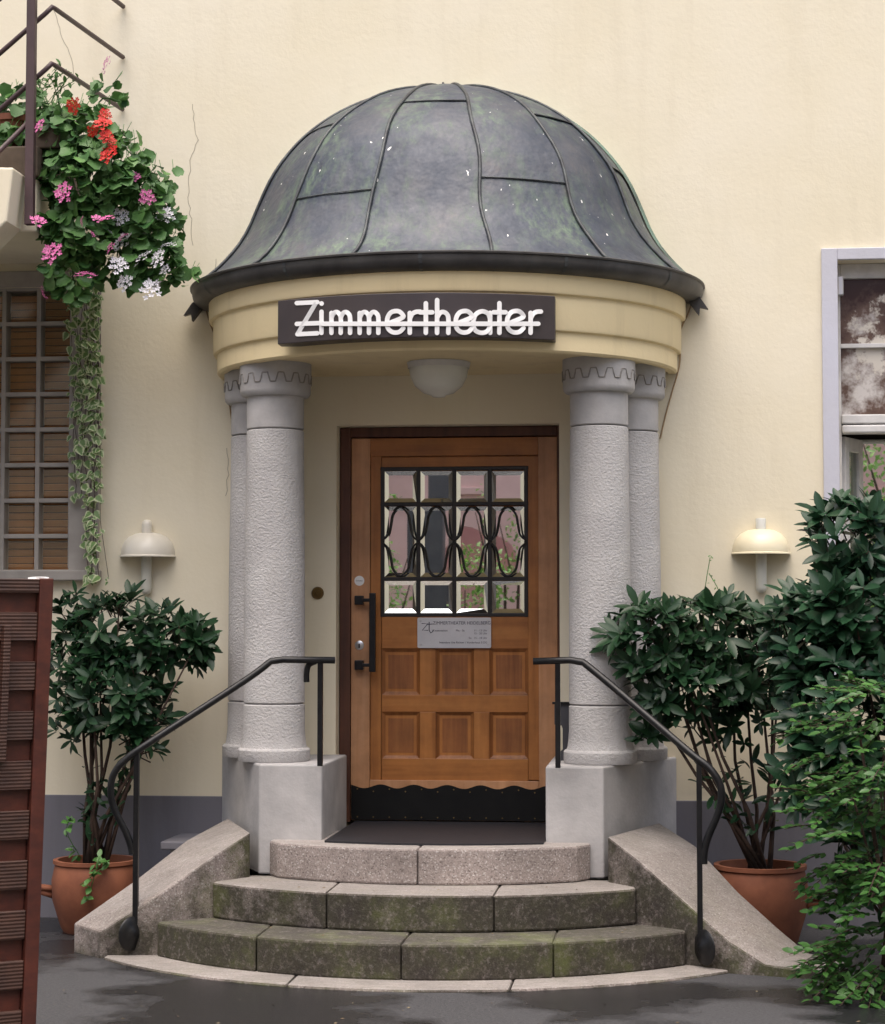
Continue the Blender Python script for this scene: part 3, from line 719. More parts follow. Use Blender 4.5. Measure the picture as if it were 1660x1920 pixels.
wall_lamp(278, 1.855, 'cream mushroom shaped wall lamp with rounded finial between glass block window and columns', 'lamp_cream', True)
wall_lamp(1427, 1.858, 'yellowed mushroom shaped wall lamp with a square cut finial above the potted laurel', 'lamp_yellowed', False)

# ------------------------------------------------------------------ steps
stp = thing('entrance_steps', 'three curved speckled stone steps with mossy risers below the portico', 'steps', (0, -1.2, 0))
def arc_y(x, Y, W, s):       # front line of a step
    Rr = (W*W+s*s)/(2*s); return -Y+Rr-math.sqrt(max(Rr*Rr-x*x, 0))
def step(z0, z1, Y, W, s, joints, back, mat, name='step', round_end=0):
    par = MB().prism([(-W+.03, back), (W-.03, back)]+[(W-.03-(2*W-.06)*i/20, arc_y(W-.03-(2*W-.06)*i/20, Y, W, s)+.03) for i in range(21)], z0+.002, z1-.012).build(name, mat, stp)
    xs = [-W]+joints+[W]
    for k in range(len(xs)-1):
        x0, x1 = xs[k]+(.0022 if k else 0), xs[k+1]-(.0022 if k < len(xs)-2 else 0); n = 14
        fr_ = []
        for i in range(n+1):
            x = x0+(x1-x0)*i/n; y = arc_y(x, Y, W, s)
            if round_end and abs(x) > W-round_end: y += round_end-math.sqrt(max(0, round_end**2-(abs(x)-W+round_end)**2))
            fr_.append((x, y))
        dz = rnd.uniform(-.002, .002)
        MB().prism([(x1, back), (x0, back)]+fr_, z0, z1+dz).build('stone', mat, par, bevel=.011)
def jx(u, v, z): return PZ(u, v, z).x
Y3, Y2, Y1 = 1.0915, 1.409, 1.725
step(.3283, ZL, Y3, .752, .2366, [jx(785, 1590, ZL)], -.30, 'stone', round_end=.05)
step(.1653, .3283, Y2, .965, .335, [jx(616, 1670, .328), jx(925, 1680, .328)], -.80, 'stone_mossy')
step(.010, .1653, Y1, 1.185, .50, [jx(482, 1755, .165), jx(752, 1770, .165), jx(1037, 1768, .165)], -1.0, 'stone_very_mossy')
YB = -PZ(800, 1862, .0).y; 
step(-.02, .012, YB, 1.42, YB-1.27, [jx(545, 1840, .01), jx(958, 1850, .01)], -1.15, 'stone_some_moss', 'base_slab')
def cheek(sx, st, mat):
    m = MB(); V = []
    for ix, iy, ox, oy, z in st: V += [(sx*ix, iy, -.02), (sx*ix, iy, z), (sx*ox, oy, z+.012), (sx*ox, oy, -.02)]
    n = len(st); F = [(0, 1, 2, 3), tuple(4*(n-1)+k for k in (3, 2, 1, 0))]
    for i in range(n-1):
        for k in range(4): F.append((4*i+k, 4*i+(k+1) % 4, 4*i+4+(k+1) % 4, 4*i+4+k))
    m.add(V, F); return m.build('cheek_wall', mat, stp, bevel=.01)
cheek(-1, [(.835, -.86, 1.06, -.30, .535), (.96, -1.05, 1.21, -.56, .45), (1.18, -1.20, 1.39, -.84, .29), (1.445, -1.235, 1.62, -1.065, .118)], 'stone_little_moss')
cheek(1, [(.835, -.86, 1.07, -.30, .535), (.97, -1.04, 1.24, -.58, .455), (1.20, -1.215, 1.43, -.84, .275), (1.37, -1.33, 1.60, -1.02, .14), (1.52, -1.375, 1.72, -1.13, .052), (1.80, -1.47, 1.88, -1.28, .035)], 'stone_some_moss')
# low stone ledge behind the left cheek
ld = thing('stone_ledge', 'low grey stone block with a slab top beside the left columns', 'ledge', (-1.22, -.3, 0))
B((-1.33, -.40, 0), (-1.09, -.015, .40)).build('block', 'smooth_stone', ld, bevel=.006); B((-1.37, -.44, .401), (-1.08, -.014, .44)).build('slab', 'band_grey', ld, bevel=.006)
# mat
n = 20; zz = ZL+.003
fp = [(-.48+1.02*i/n, arc_y(-.48+1.02*i/n, Y3-.14, .9, .30)) for i in range(n+1)]
mt = MB().prism([(.54, .09), (-.48, .09)]+fp, ZL-.001, ZL+.009).build('door_mat', 'mat_rubber', None, top=True); tag(mt, 'black ribbed rubber mat on the landing in front of the door', 'mat')
# dark notched box right of the door
bx = MB().prism_y([(.575, ZL+.002), (.70, ZL+.002), (.70, 1.118), (.565, 1.118), (.565, 1.02), (.60, 1.015), (.605, 1.0), (.605, .90), (.59, .885), (.575, .885)], -.34, -.325).build('notched_metal_panel', 'box_grey', None, top=True)
tag(bx, 'dark grey metal panel with a notched edge standing behind the right plinth', 'panel')
bxl = B((.555, -.35, 1.1185), (.71, -.315, 1.13)).build('lid_edge', 'iron', bx); bxl.matrix_parent_inverse = Matrix.Translation(-bx.location)

# ------------------------------------------------------------------ handrails
def handrail(label, pts_top, curl, post_low, disc_c, post_up, extra, side):
    t = thing('handrail', label, 'handrail', (disc_c[0], disc_c[1], 0))
    P = [Vector(p) for p in pts_top]; MB().tube(P[:3]+smoothpts(P[2:], 6)[1:], .0165, 10).build('rail', 'iron', t, smooth=True)
    x, y, z0, z1 = post_low; B((x-.012, y-.012, z0), (x+.012, y+.012, z1)).build('post', 'iron', t, bevel=.002)
    x, y, z0, z1 = post_up; B((x-.012, y-.012, z0), (x+.012, y+.012, z1)).build('post', 'iron', t, bevel=.002)
    c = Vector(disc_c); ax = Vector((side*.83, .55, 0)).normalized()
    m = MB().lathe([(0, .030), (.018, .028), (.030, .020), (.05, .012), (.074, .006), (.078, 0)], (0, 0, 0), 24)
    rot = Vector((0, 0, 1)).rotation_difference(-ax).to_matrix(); m.V = [rot @ v+c for v in m.V]; m.build('wall_disc', 'iron', t, smooth=True)
    if extra:
        MB().tube(smoothpts([Vector(p) for p in extra], 5), .014, 8, flat=(1, 1, 1)).build('scroll', 'iron', t, smooth=True)
a = PY(628, 1237, -.93); 
Lp = [PY(628, 1238, -.93), PY(530, 1237, -.93), PY(508, 1240, -.94), PY(455, 1279, -1.0), PY(290, 1386, -1.18), PY(236, 1424, -1.22), PY(212, 1455, -1.23), PY(208, 1490, -1.23), PY(216, 1520, -1.22), PY(236, 1560, -1.21), PY(246, 1588, -1.205), PY(248, 1602, -1.205)]
q = PY(259, 1410, -1.205); q2 = PY(249, 1750, -1.205); q3 = PY(601, 1240, -.86)
handrail('black iron handrail with a short scroll at its top end, beside the slatted gate', Lp, None, (q2.x+.012, -1.205, .10, q.z), (q2.x, -1.225, q2.z), (q3.x, -.86, .846, q3.z), [PY(592, 1240, -.90), PY(579, 1247, -.90), PY(575, 1262, -.90), PY(575, 1279, -.90)], -1)
Rp = [PY(1000, 1240, -.93), PY(1070, 1238, -.93), PY(1094, 1242, -.94), PY(1150, 1288, -1.02), PY(1290, 1408, -1.22), PY(1330, 1440, -1.26), PY(1350, 1470, -1.27), PY(1353, 1500, -1.27), PY(1345, 1530, -1.26), PY(1328, 1570, -1.25), PY(1321, 1598, -1.245), PY(1320, 1620, -1.245)]
q = PY(1311, 1425, -1.245); q2 = PY(1322, 1775, -1.26); q3 = PY(1046, 1240, -.86)
handrail('black iron handrail bending down in front of the potted laurel', Rp, None, (q.x, -1.245, .10, q.z), (q2.x, -1.285, q2.z), (q3.x, -.86, .846, q3.z), None, 1)

# ------------------------------------------------------------------ outside stair with landing (upper left)
stair = thing('outside_stair', 'cream concrete outside stair and landing with brown steel railing above the glass block window', 'staircase', (-2.4, -.5, 3.2))
B((-3.6, -.90, 3.66), (-1.885, -.004, 3.81)).build('landing', 'slab_brown', stair, bevel=.008)
B((-3.6, -.86, 3.40), (-1.90, -.004, 3.659)).build('landing_beam', 'plaster', stair, bevel=.01)
MB().prism_y([(-1.93, 3.655), (-1.96, 3.40), (-2.5, 2.88), (-4.2, 1.3), (-4.2, 1.9), (-2.06, 3.66)][::-1], -1.12, -.90).build('stringer', 'plaster', stair, bevel=.01)
for k in range(7): B((-2.42-.27*k, -1.10, 3.60-.18*k-.05), (-2.11-.27*k, -.905, 3.64-.18*k+.02)).build('tread', 'slab_brown', stair, bevel=.006)
q = PY(58, 200, -.97); B((q.x-.021, -.99, 3.41), (q.x+.021, -.95, 5.6)).build('post', 'rail_brown', stair, bevel=.003)
for z in (4.485, 4.208, 4.755):
    cx = -1.818; e = Vector((-1.71, -.01, z)); c0 = Vector((cx, -.90, z)); dn = Vector((-2.7, -1.0, z-.80))
    MB().tube([dn, c0+Vector((-.03, 0, -.028)), c0, c0+Vector((.004, .03, 0)), e], .0125, 8).build('rail', 'rail_brown', stair, smooth=True)
MB().tube([Vector((-2.7, -1.0, 3.13)), Vector((q.x, -.965, 3.92))], .0125, 8).build('rail', 'rail_brown', stair, smooth=True)

# ------------------------------------------------------------------ foliage tools
def leaf_mesh(name, mat, prof, fold=.25, curl=.15, uvedge=False):
    # prof: (t along, half width); unit length along +X
    V = []; F = []; n = len(prof)
    for t, wd in prof:
        zc = -curl*t*t; V += [(t, 0, zc), (t, wd, zc+fold*wd), (t, -wd, zc+fold*wd)]
    for i in range(n-1):
        a, b = 3*i, 3*i+3; F += [(a, b, b+1, a+1), (a, a+2, b+2, b)]
    me = mesh_of(name, V, F, mat, True)
    uv = me.uv_layers.new(name='UVMap')
    for lp in me.loops: uv.data[lp.index].uv = (0 if lp.vertex_index % 3 == 0 else 1, V[lp.vertex_index][0])
    return me
LAUREL = [(0, .012), (.12, .06), (.35, .135), (.6, .165), (.82, .115), (.94, .05), (1, .004)]
OVAL = [(0, .02), (.15, .16), (.4, .27), (.7, .23), (.9, .10), (1, .01)]
IVY = [(0, .10), (.05, .36), (.3, .50), (.55, .38), (.8, .20), (1, .02)]
GER = [(0, .06), (-.02, .32), (.2, .50), (.42, .44), (.6, .56), (.8, .36), (1.0, .16), (.97, .02)]
def build_leaf(kind, mat):
    return leaf_mesh(kind, mat, {'laurel': LAUREL, 'oval': OVAL, 'ivy': IVY, 'ger': GER}[kind], {'laurel': .28, 'oval': .2, 'ivy': .12, 'ger': .22}[kind], {'laurel': .14, 'oval': .18, 'ivy': .15, 'ger': .2}[kind])
def frame(d, nrm):
    x = Vector(d).normalized(); n = Vector(nrm); n = (n-x*n.dot(x))
    if n.length < 1e-4: n = x.orthogonal()
    n.normalize(); y = n.cross(x); return Matrix((x, y, n)).transposed()
def rvec(): 
    while True:
        v = Vector((rnd.uniform(-1, 1), rnd.uniform(-1, 1), rnd.uniform(-1, 1)))
        if .05 < v.length < 1: return v
def inframe(p, mg=0):
    u, v, k = project(p); return -mg < u < 1660+mg and -mg < v < 1920+mg
def make_plant(t, leaves, me, stems=None, stem_mat='bark', nmax=300):
    """leaves: list of (pos, rot3, size). The 300 that show largest become leaf objects, the rest one foliage part."""
    def key(l):
        u, v, k = project(l[0]); vis = inframe(l[0]); nz = abs((CAM-l[0]).normalized().dot(l[1].col[2]))
        return -(l[2]*(.25+nz)/k*(1 if vis else .02)*(1.0+.35*(-l[0].y)))
    L = sorted(leaves, key=key)
    for p, r, s in L[:nmax]:
        o = bpy.data.objects.new('leaf', me); COL.objects.link(o)
        o.matrix_basis = Matrix.Translation(p) @ (r*s).to_4x4(); put(o, t)
    rest = L[nmax:]
    if rest:
        bv = [v.co.copy() for v in me.vertices]; bf = [tuple(p.vertices) for p in me.polygons]; V = []; F = []
        for p, r, s in rest:
            o = len(V); V += [r @ (v*s)+p for v in bv]; F += [tuple(i+o for i in f) for f in bf]
        m2 = mesh_of('foliage', V, F, None, True); m2.materials.append(me.materials[0])
        uv = m2.uv_layers.new(name='UVMap'); nv = len(bv)
        import numpy as np
        vi = np.zeros(len(m2.loops), dtype=np.int32); m2.loops.foreach_get('vertex_index', vi)
        arr = np.zeros((len(vi), 2), dtype=np.float32); arr[:, 0] = ((vi % nv) % 3 != 0); uv.data.foreach_set('uv', arr.ravel())
        o = bpy.data.objects.new('foliage', m2); COL.objects.link(o); put(o, t); tag(o, kind='stuff')
    if stems:
        m = MB()
        for P, r in stems: m.tube(P, r, 5)
        m.build('stems', stem_mat, t, smooth=True)
def whorl(out, tip, ax, n, L, spread=(50, 85)):
    ax = Vector(ax).normalized(); a = ax.orthogonal().normalized(); b = ax.cross(a); ph = rnd.uniform(0, 6.28)
    for k in range(n):
        th = ph+2.4*k; sp_ = R(rnd.uniform(*spread))*(1-.35*k/n); s = L*rnd.uniform(.7, 1.1)
        d = ax*math.cos(sp_)+(a*math.cos(th)+b*math.sin(th))*math.sin(sp_)
        nrm = ax*math.sin(sp_)-(a*math.cos(th)+b*math.sin(th))*math.cos(sp_)+rvec()*.25
        out.append((Vector(tip)-ax*.012*k/n*3, frame(d, nrm), s))
def inblob(c, rad):
    v = rvec(); q = v.length**.35/v.length if v.length else 1; v = v*q*1.0
    return Vector((c[0]+v.x*rad[0], c[1]+v.y*rad[1], c[2]+v.z*rad[2])), v
def blob_px(u, v, y, ru, rv, ry):
    c = PY(u, v, y); k = (c-CAM).dot(VF)/FPX; return (c, (ru*k, ry, rv*k))
def laurel_shrub(name, label, base, blobs, mat, L, group=None, stem_base_spread=.06, extra=None):
    t = thing(name, label, 'shrub', base, group); me = build_leaf('laurel', mat); out = []; stems = []
    base = Vector(base); nb = 0
    for (c, rad), n in blobs:
        for k in range(int(n*1.35)):
            p, v = inblob(c, rad); ax = Vector((v.x*.6, v.y*.6-.35, .55+.5*v.z))+rvec()*.3
            whorl(out, p, ax, rnd.randint(5, 9), L*rnd.uniform(.6, 1.12), (35, 95))
            nb += 1
            if nb % 19 == 0:
                s0 = base+Vector((rnd.uniform(-1, 1)*stem_base_spread, rnd.uniform(-1, 1)*stem_base_spread, 0)); mid = s0.lerp(p, .5)+Vector((rnd.uniform(-.05, .05), rnd.uniform(-.04, .04), -.06))
                stems.append(([s0, s0.lerp(mid, .5)+Vector((rnd.uniform(-.02, .02), 0, .02)), mid, p], [.011, .010, .008, .004]))
            elif nb % 2 == 0:
                stems.append(([p, p-ax.normalized()*.08+rvec()*.02], [.003, .004]))
    for P, r_ in stems:
        if len(P) == 4:
            for k in range(5):
                q = P[1].lerp(P[2], rnd.random())+rvec()*.02; out.append((q, frame(rvec()+Vector((0, -.4, .2)), Vector((0, -.5, 1))+rvec()*.5), L*rnd.uniform(.5, .9)))
    make_plant(t, out, me, stems); return t
def pot(label, c, r, h, ztop, handle):
    t = thing('terracotta_pot', label, 'pot', (c[0], c[1], 0), 'terracotta pots beside the steps')
    MB().lathe([(0, .012), (r*.72, 0), (r*.78, .02), (r*.98, h*.45), (r*1.0, h*.72), (r*.93, h*.92), (r*.92, h*.93), (r*.97, h*.95), (r*.97, h), (r*.86, h), (r*.85, h-.05)], c, 40).build('vessel', 'terracotta', t, auto=45)
    MB().lathe([(r*.86, h-.045), (r*.4, h-.03), (0, h-.025)], c, 24).build('soil', 'soil', t, smooth=True)
    for s in handle:
        MB().tube([Vector((c[0]+s*r*.92, c[1]-.06, c[2]+h*.60)), Vector((c[0]+s*(r+.05), c[1]-.06, c[2]+h*.62)), Vector((c[0]+s*(r+.045), c[1]-.05, c[2]+h*.55)), Vector((c[0]+s*r*.92, c[1]-.05, c[2]+h*.50))], .016, 8).build('lug', 'terracotta', t, smooth=True)
    return t
LPOT = (-1.70, -.42, 0); RPOT = (1.545, -.50, 0)
pot('round terracotta pot with side lugs between the gate and the steps', LPOT, .215, .35, .35, (-1,))
pot('round terracotta pot with side lugs behind the right cheek wall', RPOT, .225, .375, .375, (1,))

laurel_shrub('potted_laurel', 'dark green laurel shrub with bare lower stems in the left terracotta pot', (LPOT[0], LPOT[1], .32), [
    (blob_px(235, 1190, -.45, 110, 75, .16), 56), (blob_px(330, 1205, -.45, 70, 45, .14), 30), (blob_px(140, 1280, -.45, 55, 120, .14), 36),
    (blob_px(215, 1300, -.50, 95, 90, .16), 56), (blob_px(265, 1350, -.48, 55, 70, .12), 18), (blob_px(130, 1140, -.35, 35, 40, .1), 8)], 'laurel_leaf', .112)
laurel_shrub('potted_laurel', 'spreading dark laurel shrub in the right terracotta pot behind the handrail', (RPOT[0], RPOT[1], .34), [
    (blob_px(1225, 1200, -.72, 90, 75, .16), 44), (blob_px(1330, 1190, -.62, 110, 75, .2), 56), (blob_px(1300, 1290, -.66, 120, 60, .2), 44),
    (blob_px(1420, 1240, -.6, 90, 90, .2), 44), (blob_px(1225, 1370, -.62, 28, 22, .06), 4), (blob_px(1400, 1350, -.5, 110, 50, .15), 18)], 'laurel_leaf', .115)
laurel_shrub('cherry_laurel', 'tall cherry laurel bush with long glossy leaves under the right window', (2.2, -1.0, 0), [
    (blob_px(1600, 1010, -.95, 80, 80, .22), 46), (blob_px(1630, 1150, -1.0, 130, 110, .25), 80), (blob_px(1530, 1190, -1.0, 90, 90, .2), 50),
    (blob_px(1600, 1330, -1.1, 120, 130, .25), 80), (blob_px(1560, 1450, -1.1, 90, 90, .2), 44), (blob_px(1640, 1560, -1.2, 90, 120, .2), 44)], 'laurel_leaf_b', .14)

# small leaved bush in front
def privet():
    t = thing('privet_bush', 'light green small leaved privet bush spilling over the right end of the steps', 'shrub', (2.05, -1.75, 0)); me = build_leaf('oval', 'privet_leaf'); out = []; stems = []
    for (c, rad), n in ((blob_px(1640, 1400, -1.75, 110, 130, .2), 60), (blob_px(1640, 1560, -1.8, 120, 130, .22), 70), (blob_px(1660, 1720, -1.8, 110, 130, .22), 60), (blob_px(1620, 1800, -1.85, 80, 70, .12), 24), (blob_px(1650, 1310, -1.7, 60, 50, .12), 12)):
        for k in range(n):
            p, v = inblob(c, rad); d = Vector((v.x-.45, v.y*.6-.4, v.z*.4+rnd.uniform(-.4, .4))).normalized(); Ls = rnd.uniform(.10, .22)
            P = [p+d*(Ls*i/5)+Vector((0, 0, -.05*(i/5)**2)) for i in range(6)]; stems.append((P, [.0028]*5+[.001]))
            for i in range(11):
                s = i/10; q = P[min(4, int(s*5))].lerp(P[min(5, int(s*5)+1)], s*5 % 1); sd_ = 1 if i % 2 else -1
                side = d.cross(Vector((0, 0, 1))).normalized()*sd_; dd = side*.8+d*.6+rvec()*.3; out.append((q, frame(dd, Vector((0, -.35, 1))+rvec()*.5), rnd.uniform(.036, .058)))
    for k in range(9):
        p = PY(1640+rnd.uniform(-60, 60), 1500+rnd.uniform(-150, 200), -1.75); stems.append(([Vector((2.05+rnd.uniform(-.1, .1), -1.75, 0)), Vector((2.0, -1.75, .3)), p], [.012, .009, .004]))
    make_plant(t, out, me, stems)
privet()
# creeper sprig on the ground and thin vine above the laurel
def sprig(name, label, pts, n, size, mat='creeper_leaf', cat='plant', kind='oval'):
    t = thing(name, label, cat, pts[0][0]); me = build_leaf(kind, mat); out = []; stems = []
    for P in pts:
        Q = smoothpts(P, 5); stems.append((Q, [.0022]*len(Q)))
        for i in range(n):
            q = Q[rnd.randint(1, len(Q)-1)]; out.append((q+rvec()*.012, frame(rvec()+Vector((0, -.5, 0)), Vector((0, -.6, .8))+rvec()*.5), size*rnd.uniform(.6, 1.1)))
    make_plant(t, out, me, stems, 'creeper_leaf'); return t
sprig('creeper_sprig', 'bright green creeper sprig lying on the asphalt at the right bush', [[PY(1640, 1800, -1.95), PY(1590, 1840, -1.97), PY(1545, 1862, -1.98)], [PY(1640, 1830, -1.95), PY(1580, 1868, -1.97), PY(1560, 1878, -1.97)]], 9, .055)
sprig('thin_vine', 'thin pale vine climbing out of the right potted laurel', [[PY(1320, 1190, -.7), PY(1322, 1110, -.68), PY(1332, 1045, -.66)], [PY(1345, 1180, -.7), PY(1352, 1120, -.68), PY(1330, 1075, -.66)], [PY(1300, 1150, -.72), PY(1345, 1150, -.74), PY(1380, 1165, -.74)]], 12, .022)
sprig('pot_creeper', 'green trailing creeper hanging over the rim of the left terracotta pot', [[Vector((-1.66, -.5, .36)), PY(185, 1610, -.64), PY(175, 1650, -.65), PY(165, 1690, -.65)], [Vector((-1.66, -.5, .36)), PY(200, 1620, -.64), PY(150, 1660, -.65)], [Vector((-1.75, -.5, .36)), PY(125, 1560, -.6), PY(135, 1530, -.6)]], 16, .05)

# ------------------------------------------------------------------ geraniums and ivy
def flower_mesh(name, mat, n, spread):
    V = []; F = []
    r2 = random.Random(5)
    for k in range(n):
        a = 2.4*k; rr_ = math.sqrt((k+.5)/n); c = Vector((rr_*math.cos(a), rr_*math.sin(a), .55*math.sqrt(max(0, 1-rr_*rr_))))
        for j in range(5):
            b = 2*math.pi*j/5+r2.uniform(-.2, .2); d = Vector((math.cos(b), math.sin(b), r2.uniform(-.1, .3))); s = Vector((-math.sin(b), math.cos(b), 0)); q = .30*spread
            o = len(V); V += [c, c+d*q*.6+s*q*.35, c+d*q*1.1+Vector((0, 0, .05)), c+d*q*.6-s*q*.35]; F.append((o, o+1, o+2, o+3))
    return mesh_of(name, V, F, mat, True)
FM = {'pink': flower_mesh('flower_head', 'pink_petal', 13, 1), 'white': flower_mesh('flower_head', 'white_petal', 12, 1.0), 'red': flower_mesh('flower_head', 'red_petal', 14, 1.1), 'rose': flower_mesh('flower_head', 'rose_petal', 15, 1)}
def geranium(label, base, blobs, flowers, lsize=.068, extra_stems=()):
    t = thing('hanging_geranium', label, 'plant', base, 'geraniums hanging from the stair landing'); me = build_leaf('ger', 'geranium_leaf'); out = []; stems = []; base = Vector(base)
    for (c, rad), n in blobs:
        for k in range(int(n*1.5)):
            p, v = inblob(c, rad); q = p+Vector((rnd.uniform(-.03, .03), .03, .05+rnd.uniform(0, .03)))
            out.append((p, frame(Vector((v.x*.5, -.4+v.y*.3, -.3))+rvec()*.95, Vector((v.x*.4, -.7, .7))+rvec()*.8), lsize*rnd.uniform(.4, 1.15)))
            if k % 3 == 0: stems.append(([q, p], [.0016, .0014]))
        for k in range(3):
            stems.append((smoothpts([base, base.lerp(c, .5)+Vector((0, -.05, .12)), c+Vector((rnd.uniform(-1, 1)*rad[0]*.5, 0, -rad[2]*.6))], 4), .0035))
    make_plant(t, out, me, stems, 'creeper_leaf')
    for kind, u, v, y, r in flowers:
        p = PY(u, v, y-.05); k = (p-CAM).dot(VF)/FPX
        o = bpy.data.objects.new('flower_head', FM[kind]); COL.objects.link(o); o.matrix_basis = Matrix.Translation(p) @ (frame(rvec(), Vector((rnd.uniform(-.4, .4), -1, .5)))*(1.35*r*k)).to_4x4(); put(o, t)
    return t
BX = Vector((-1.80, -.62, 3.82))
geranium('bushy green ivy geranium with pink flowers and a few red ones hanging from the landing', (-1.82, -.66, 3.82), [
    (blob_px(130, 250, -.74, 75, 60, .12), 170), (blob_px(160, 330, -.78, 85, 70, .14), 230), (blob_px(150, 430, -.76, 65, 60, .1), 130), (blob_px(210, 300, -.7, 60, 60, .12), 90), (blob_px(140, 520, -.72, 38, 50, .07), 45), (blob_px(50, 200, -.7, 50, 40, .1), 55), (blob_px(30, 255, -.8, 30, 22, .06), 20), (blob_px(95, 470, -.8, 14, 70, .04), 18)],
    [('pink', 122, 363, -.94, 14), ('pink', 99, 477, -.9, 15), ('pink', 161, 522, -.82, 15), ('pink', 78, 237, -.93, 10), ('pink', 70, 418, -.95, 12), ('pink', 157, 415, -.9, 7), ('pink', 181, 412, -.9, 8), ('pink', 202, 413, -.88, 10), ('pink', 86, 548, -.8, 9), ('pink', 172, 440, -.9, 5),
     ('red', 140, 198, -.85, 11), ('red', 193, 236, -.86, 13), ('red', 200, 256, -.87, 10), ('red', 206, 292, -.86, 14), ('red', 198, 216, -.84, 9), ('red', 172, 243, -.87, 9), ('red', 208, 268, -.84, 8), ('rose', 205, 123, -.55, 13)])
geranium('ivy geranium with white flowers at the outer end of the hanging plants', (-1.75, -.45, 3.82), [
    (blob_px(255, 400, -.62, 65, 70, .12), 150), (blob_px(235, 480, -.62, 65, 60, .1), 110), (blob_px(285, 490, -.58, 55, 45, .08), 65), (blob_px(300, 340, -.55, 30, 38, .06), 22), (blob_px(322, 440, -.52, 26, 40, .05), 16), (blob_px(345, 520, -.5, 20, 18, .04), 9), (blob_px(210, 175, -.55, 34, 26, .06), 14)],
    [('white', 310, 405, -.6, 12), ('white', 225, 407, -.68, 12), ('white', 233, 458, -.72, 15), ('white', 273, 487, -.68, 15), ('white', 300, 488, -.66, 14), ('white', 316, 465, -.62, 12), ('white', 221, 500, -.74, 14), ('white', 237, 532, -.7, 12), ('white', 283, 545, -.64, 15), ('white', 290, 530, -.62, 9), ('white', 203, 438, -.74, 8), ('white', 312, 508, -.6, 9),
     ('pink', 253, 333, -.72, 8), ('pink', 276, 371, -.7, 11), ('pink', 208, 466, -.78, 8), ('pink', 233, 447, -.74, 8)])
# the bushy fine plant on the landing and its pot
sprig('fine_leaved_plant', 'fine leaved green plant growing upright on the landing behind the railing post', [[Vector((-1.88, -.5, 3.83)), PY(90+rnd.uniform(-25, 25), 190, -.5), PY(70+k*11, 120+abs(k-4)*9, -.5)] for k in range(8)], 22, .035, 'geranium_leaf', kind='oval')
pt_ = MB().lathe([(0, 0), (.06, 0), (.085, .15), (.095, .155), (.095, .185), (.083, .186), (.08, .16)], (PY(22, 300, -.72).x, -.72, 3.811), 24).build('flower_pot', 'terracotta', None, auto=40, top=True); tag(pt_, 'small terracotta flower pot on the stair landing', 'pot')
pb = B((-1.96, -.84, 3.811), (-1.80, -.30, 3.93)).build('planter_box', 'slab_brown', None, bevel=.008, top=True); tag(pb, 'brown planter box on the landing edge hidden by geraniums', 'planter')
def ivy():
    t = thing('variegated_ivy', 'variegated pale green ivy trailing down beside the glass block window', 'plant', (-1.88, -.3, 3.7)); me = build_leaf('ivy', 'ivy_leaf'); out = []; stems = []
    for k in range(17):
        u0 = rnd.uniform(130, 186); end = rnd.uniform(700, 1100) if k > 3 else 1100; y = -.05-rnd.uniform(0, .09)
        if k >= 14: u0 = 188; end = (1010, 1075, 1105)[k-14]
        P = []; v = 470; u = u0
        while v < end:
            P.append(PY(u, v, y-.10*max(0, (620-v)/150))); u += rnd.uniform(-4, 4)+(178-u)*.03 if k < 14 else (3.2 if v > 960 else 0); v += 22
        if len(P) < 3: continue
        stems.append((P, .0016))
        for i in range(int(len(P)*(1.75 if k < 14 else .8))):
            q = P[rnd.randint(0, len(P)-1)].lerp(P[rnd.randint(0, len(P)-1)], 0)+Vector((rnd.uniform(-.016, .016), rnd.uniform(-.025, 0), rnd.uniform(-.02, .02)))
            out.append((q, frame(Vector((rnd.uniform(-1, 1), -.35, -.7))+rvec()*.4, Vector((rnd.uniform(-.6, .6), -1, .55))+rvec()*.5), (.043 if k < 14 else .024)*rnd.uniform(.45, 1.25)))
    make_plant(t, out, me, stems, 'bark')
ivy()

# ------------------------------------------------------------------ slatted gate (left foreground)
def gate():
    e = PY(96, 1085, -3.5); t = thing('slatted_gate', 'reddish brown wooden gate of overlapping horizontal slats standing open before the steps', 'gate', (e.x-.3, -3.7, 0))
    a = R(35); d = Vector((-math.cos(a), -math.sin(a), 0)); nrm = Vector((math.sin(a), -math.cos(a), 0)); zt = e.z; o = Vector((e.x, -3.5, 0))
    def lean(z): return Vector((-.030*(zt-z), 0, 0))
    def board(name, s0, s1, z0, z1, n0, n1, mat):
        V = []
        for z in (z0, z1):
            for s, q in ((s0, n0), (s1, n0), (s1, n1), (s0, n1)):
                p = o+d*s+nrm*q+lean(z); V.append((p.x, p.y, z))
        MB().add(V, [(0, 3, 2, 1), (4, 5, 6, 7), (0, 1, 5, 4), (1, 2, 6, 5), (2, 3, 7, 6), (3, 0, 4, 7)]).build(name, mat, t, bevel=.003)
    board('stile', 0, .048, .04, zt, -.03, .03, 'gate_back'); board('top_rail', .0485, 1.5, zt-.05, zt-.002, -.028, .028, 'gate_slat')
    for k in range(10):
        z1 = zt-.115-.168*k; 
        if z1 < .1: break
        board('slat', .05, 1.5, z1-.098, z1, .004, .024, 'gate_slat'); 
    for k in range(11):
        z1 = zt-.037-.168*k
        if z1 < .1: break
        board('slat', .05, 1.5, max(z1-.102, .05), z1, -.022, .001, 'gate_back')
    board('batten', .150, .175, zt-.62, zt-.16, .025, .06, 'gate_slat')
gate()
e = PY(88, 1083, -3.52)
wc = MB()
for k in range(3): wc.tube([Vector((e.x-.03+(.028+.004*k)*math.cos(i*.5), e.y+.022*math.sin(i*.5), e.z-.006+.004*math.sin(i*.5)+.002*k)) for i in range(14)], .0018, 5)
wo = wc.build('wire_loop', 'wire_white', None, smooth=True, top=True); tag(wo, 'thin white wire loop lying on top of the wooden gate', 'wire')

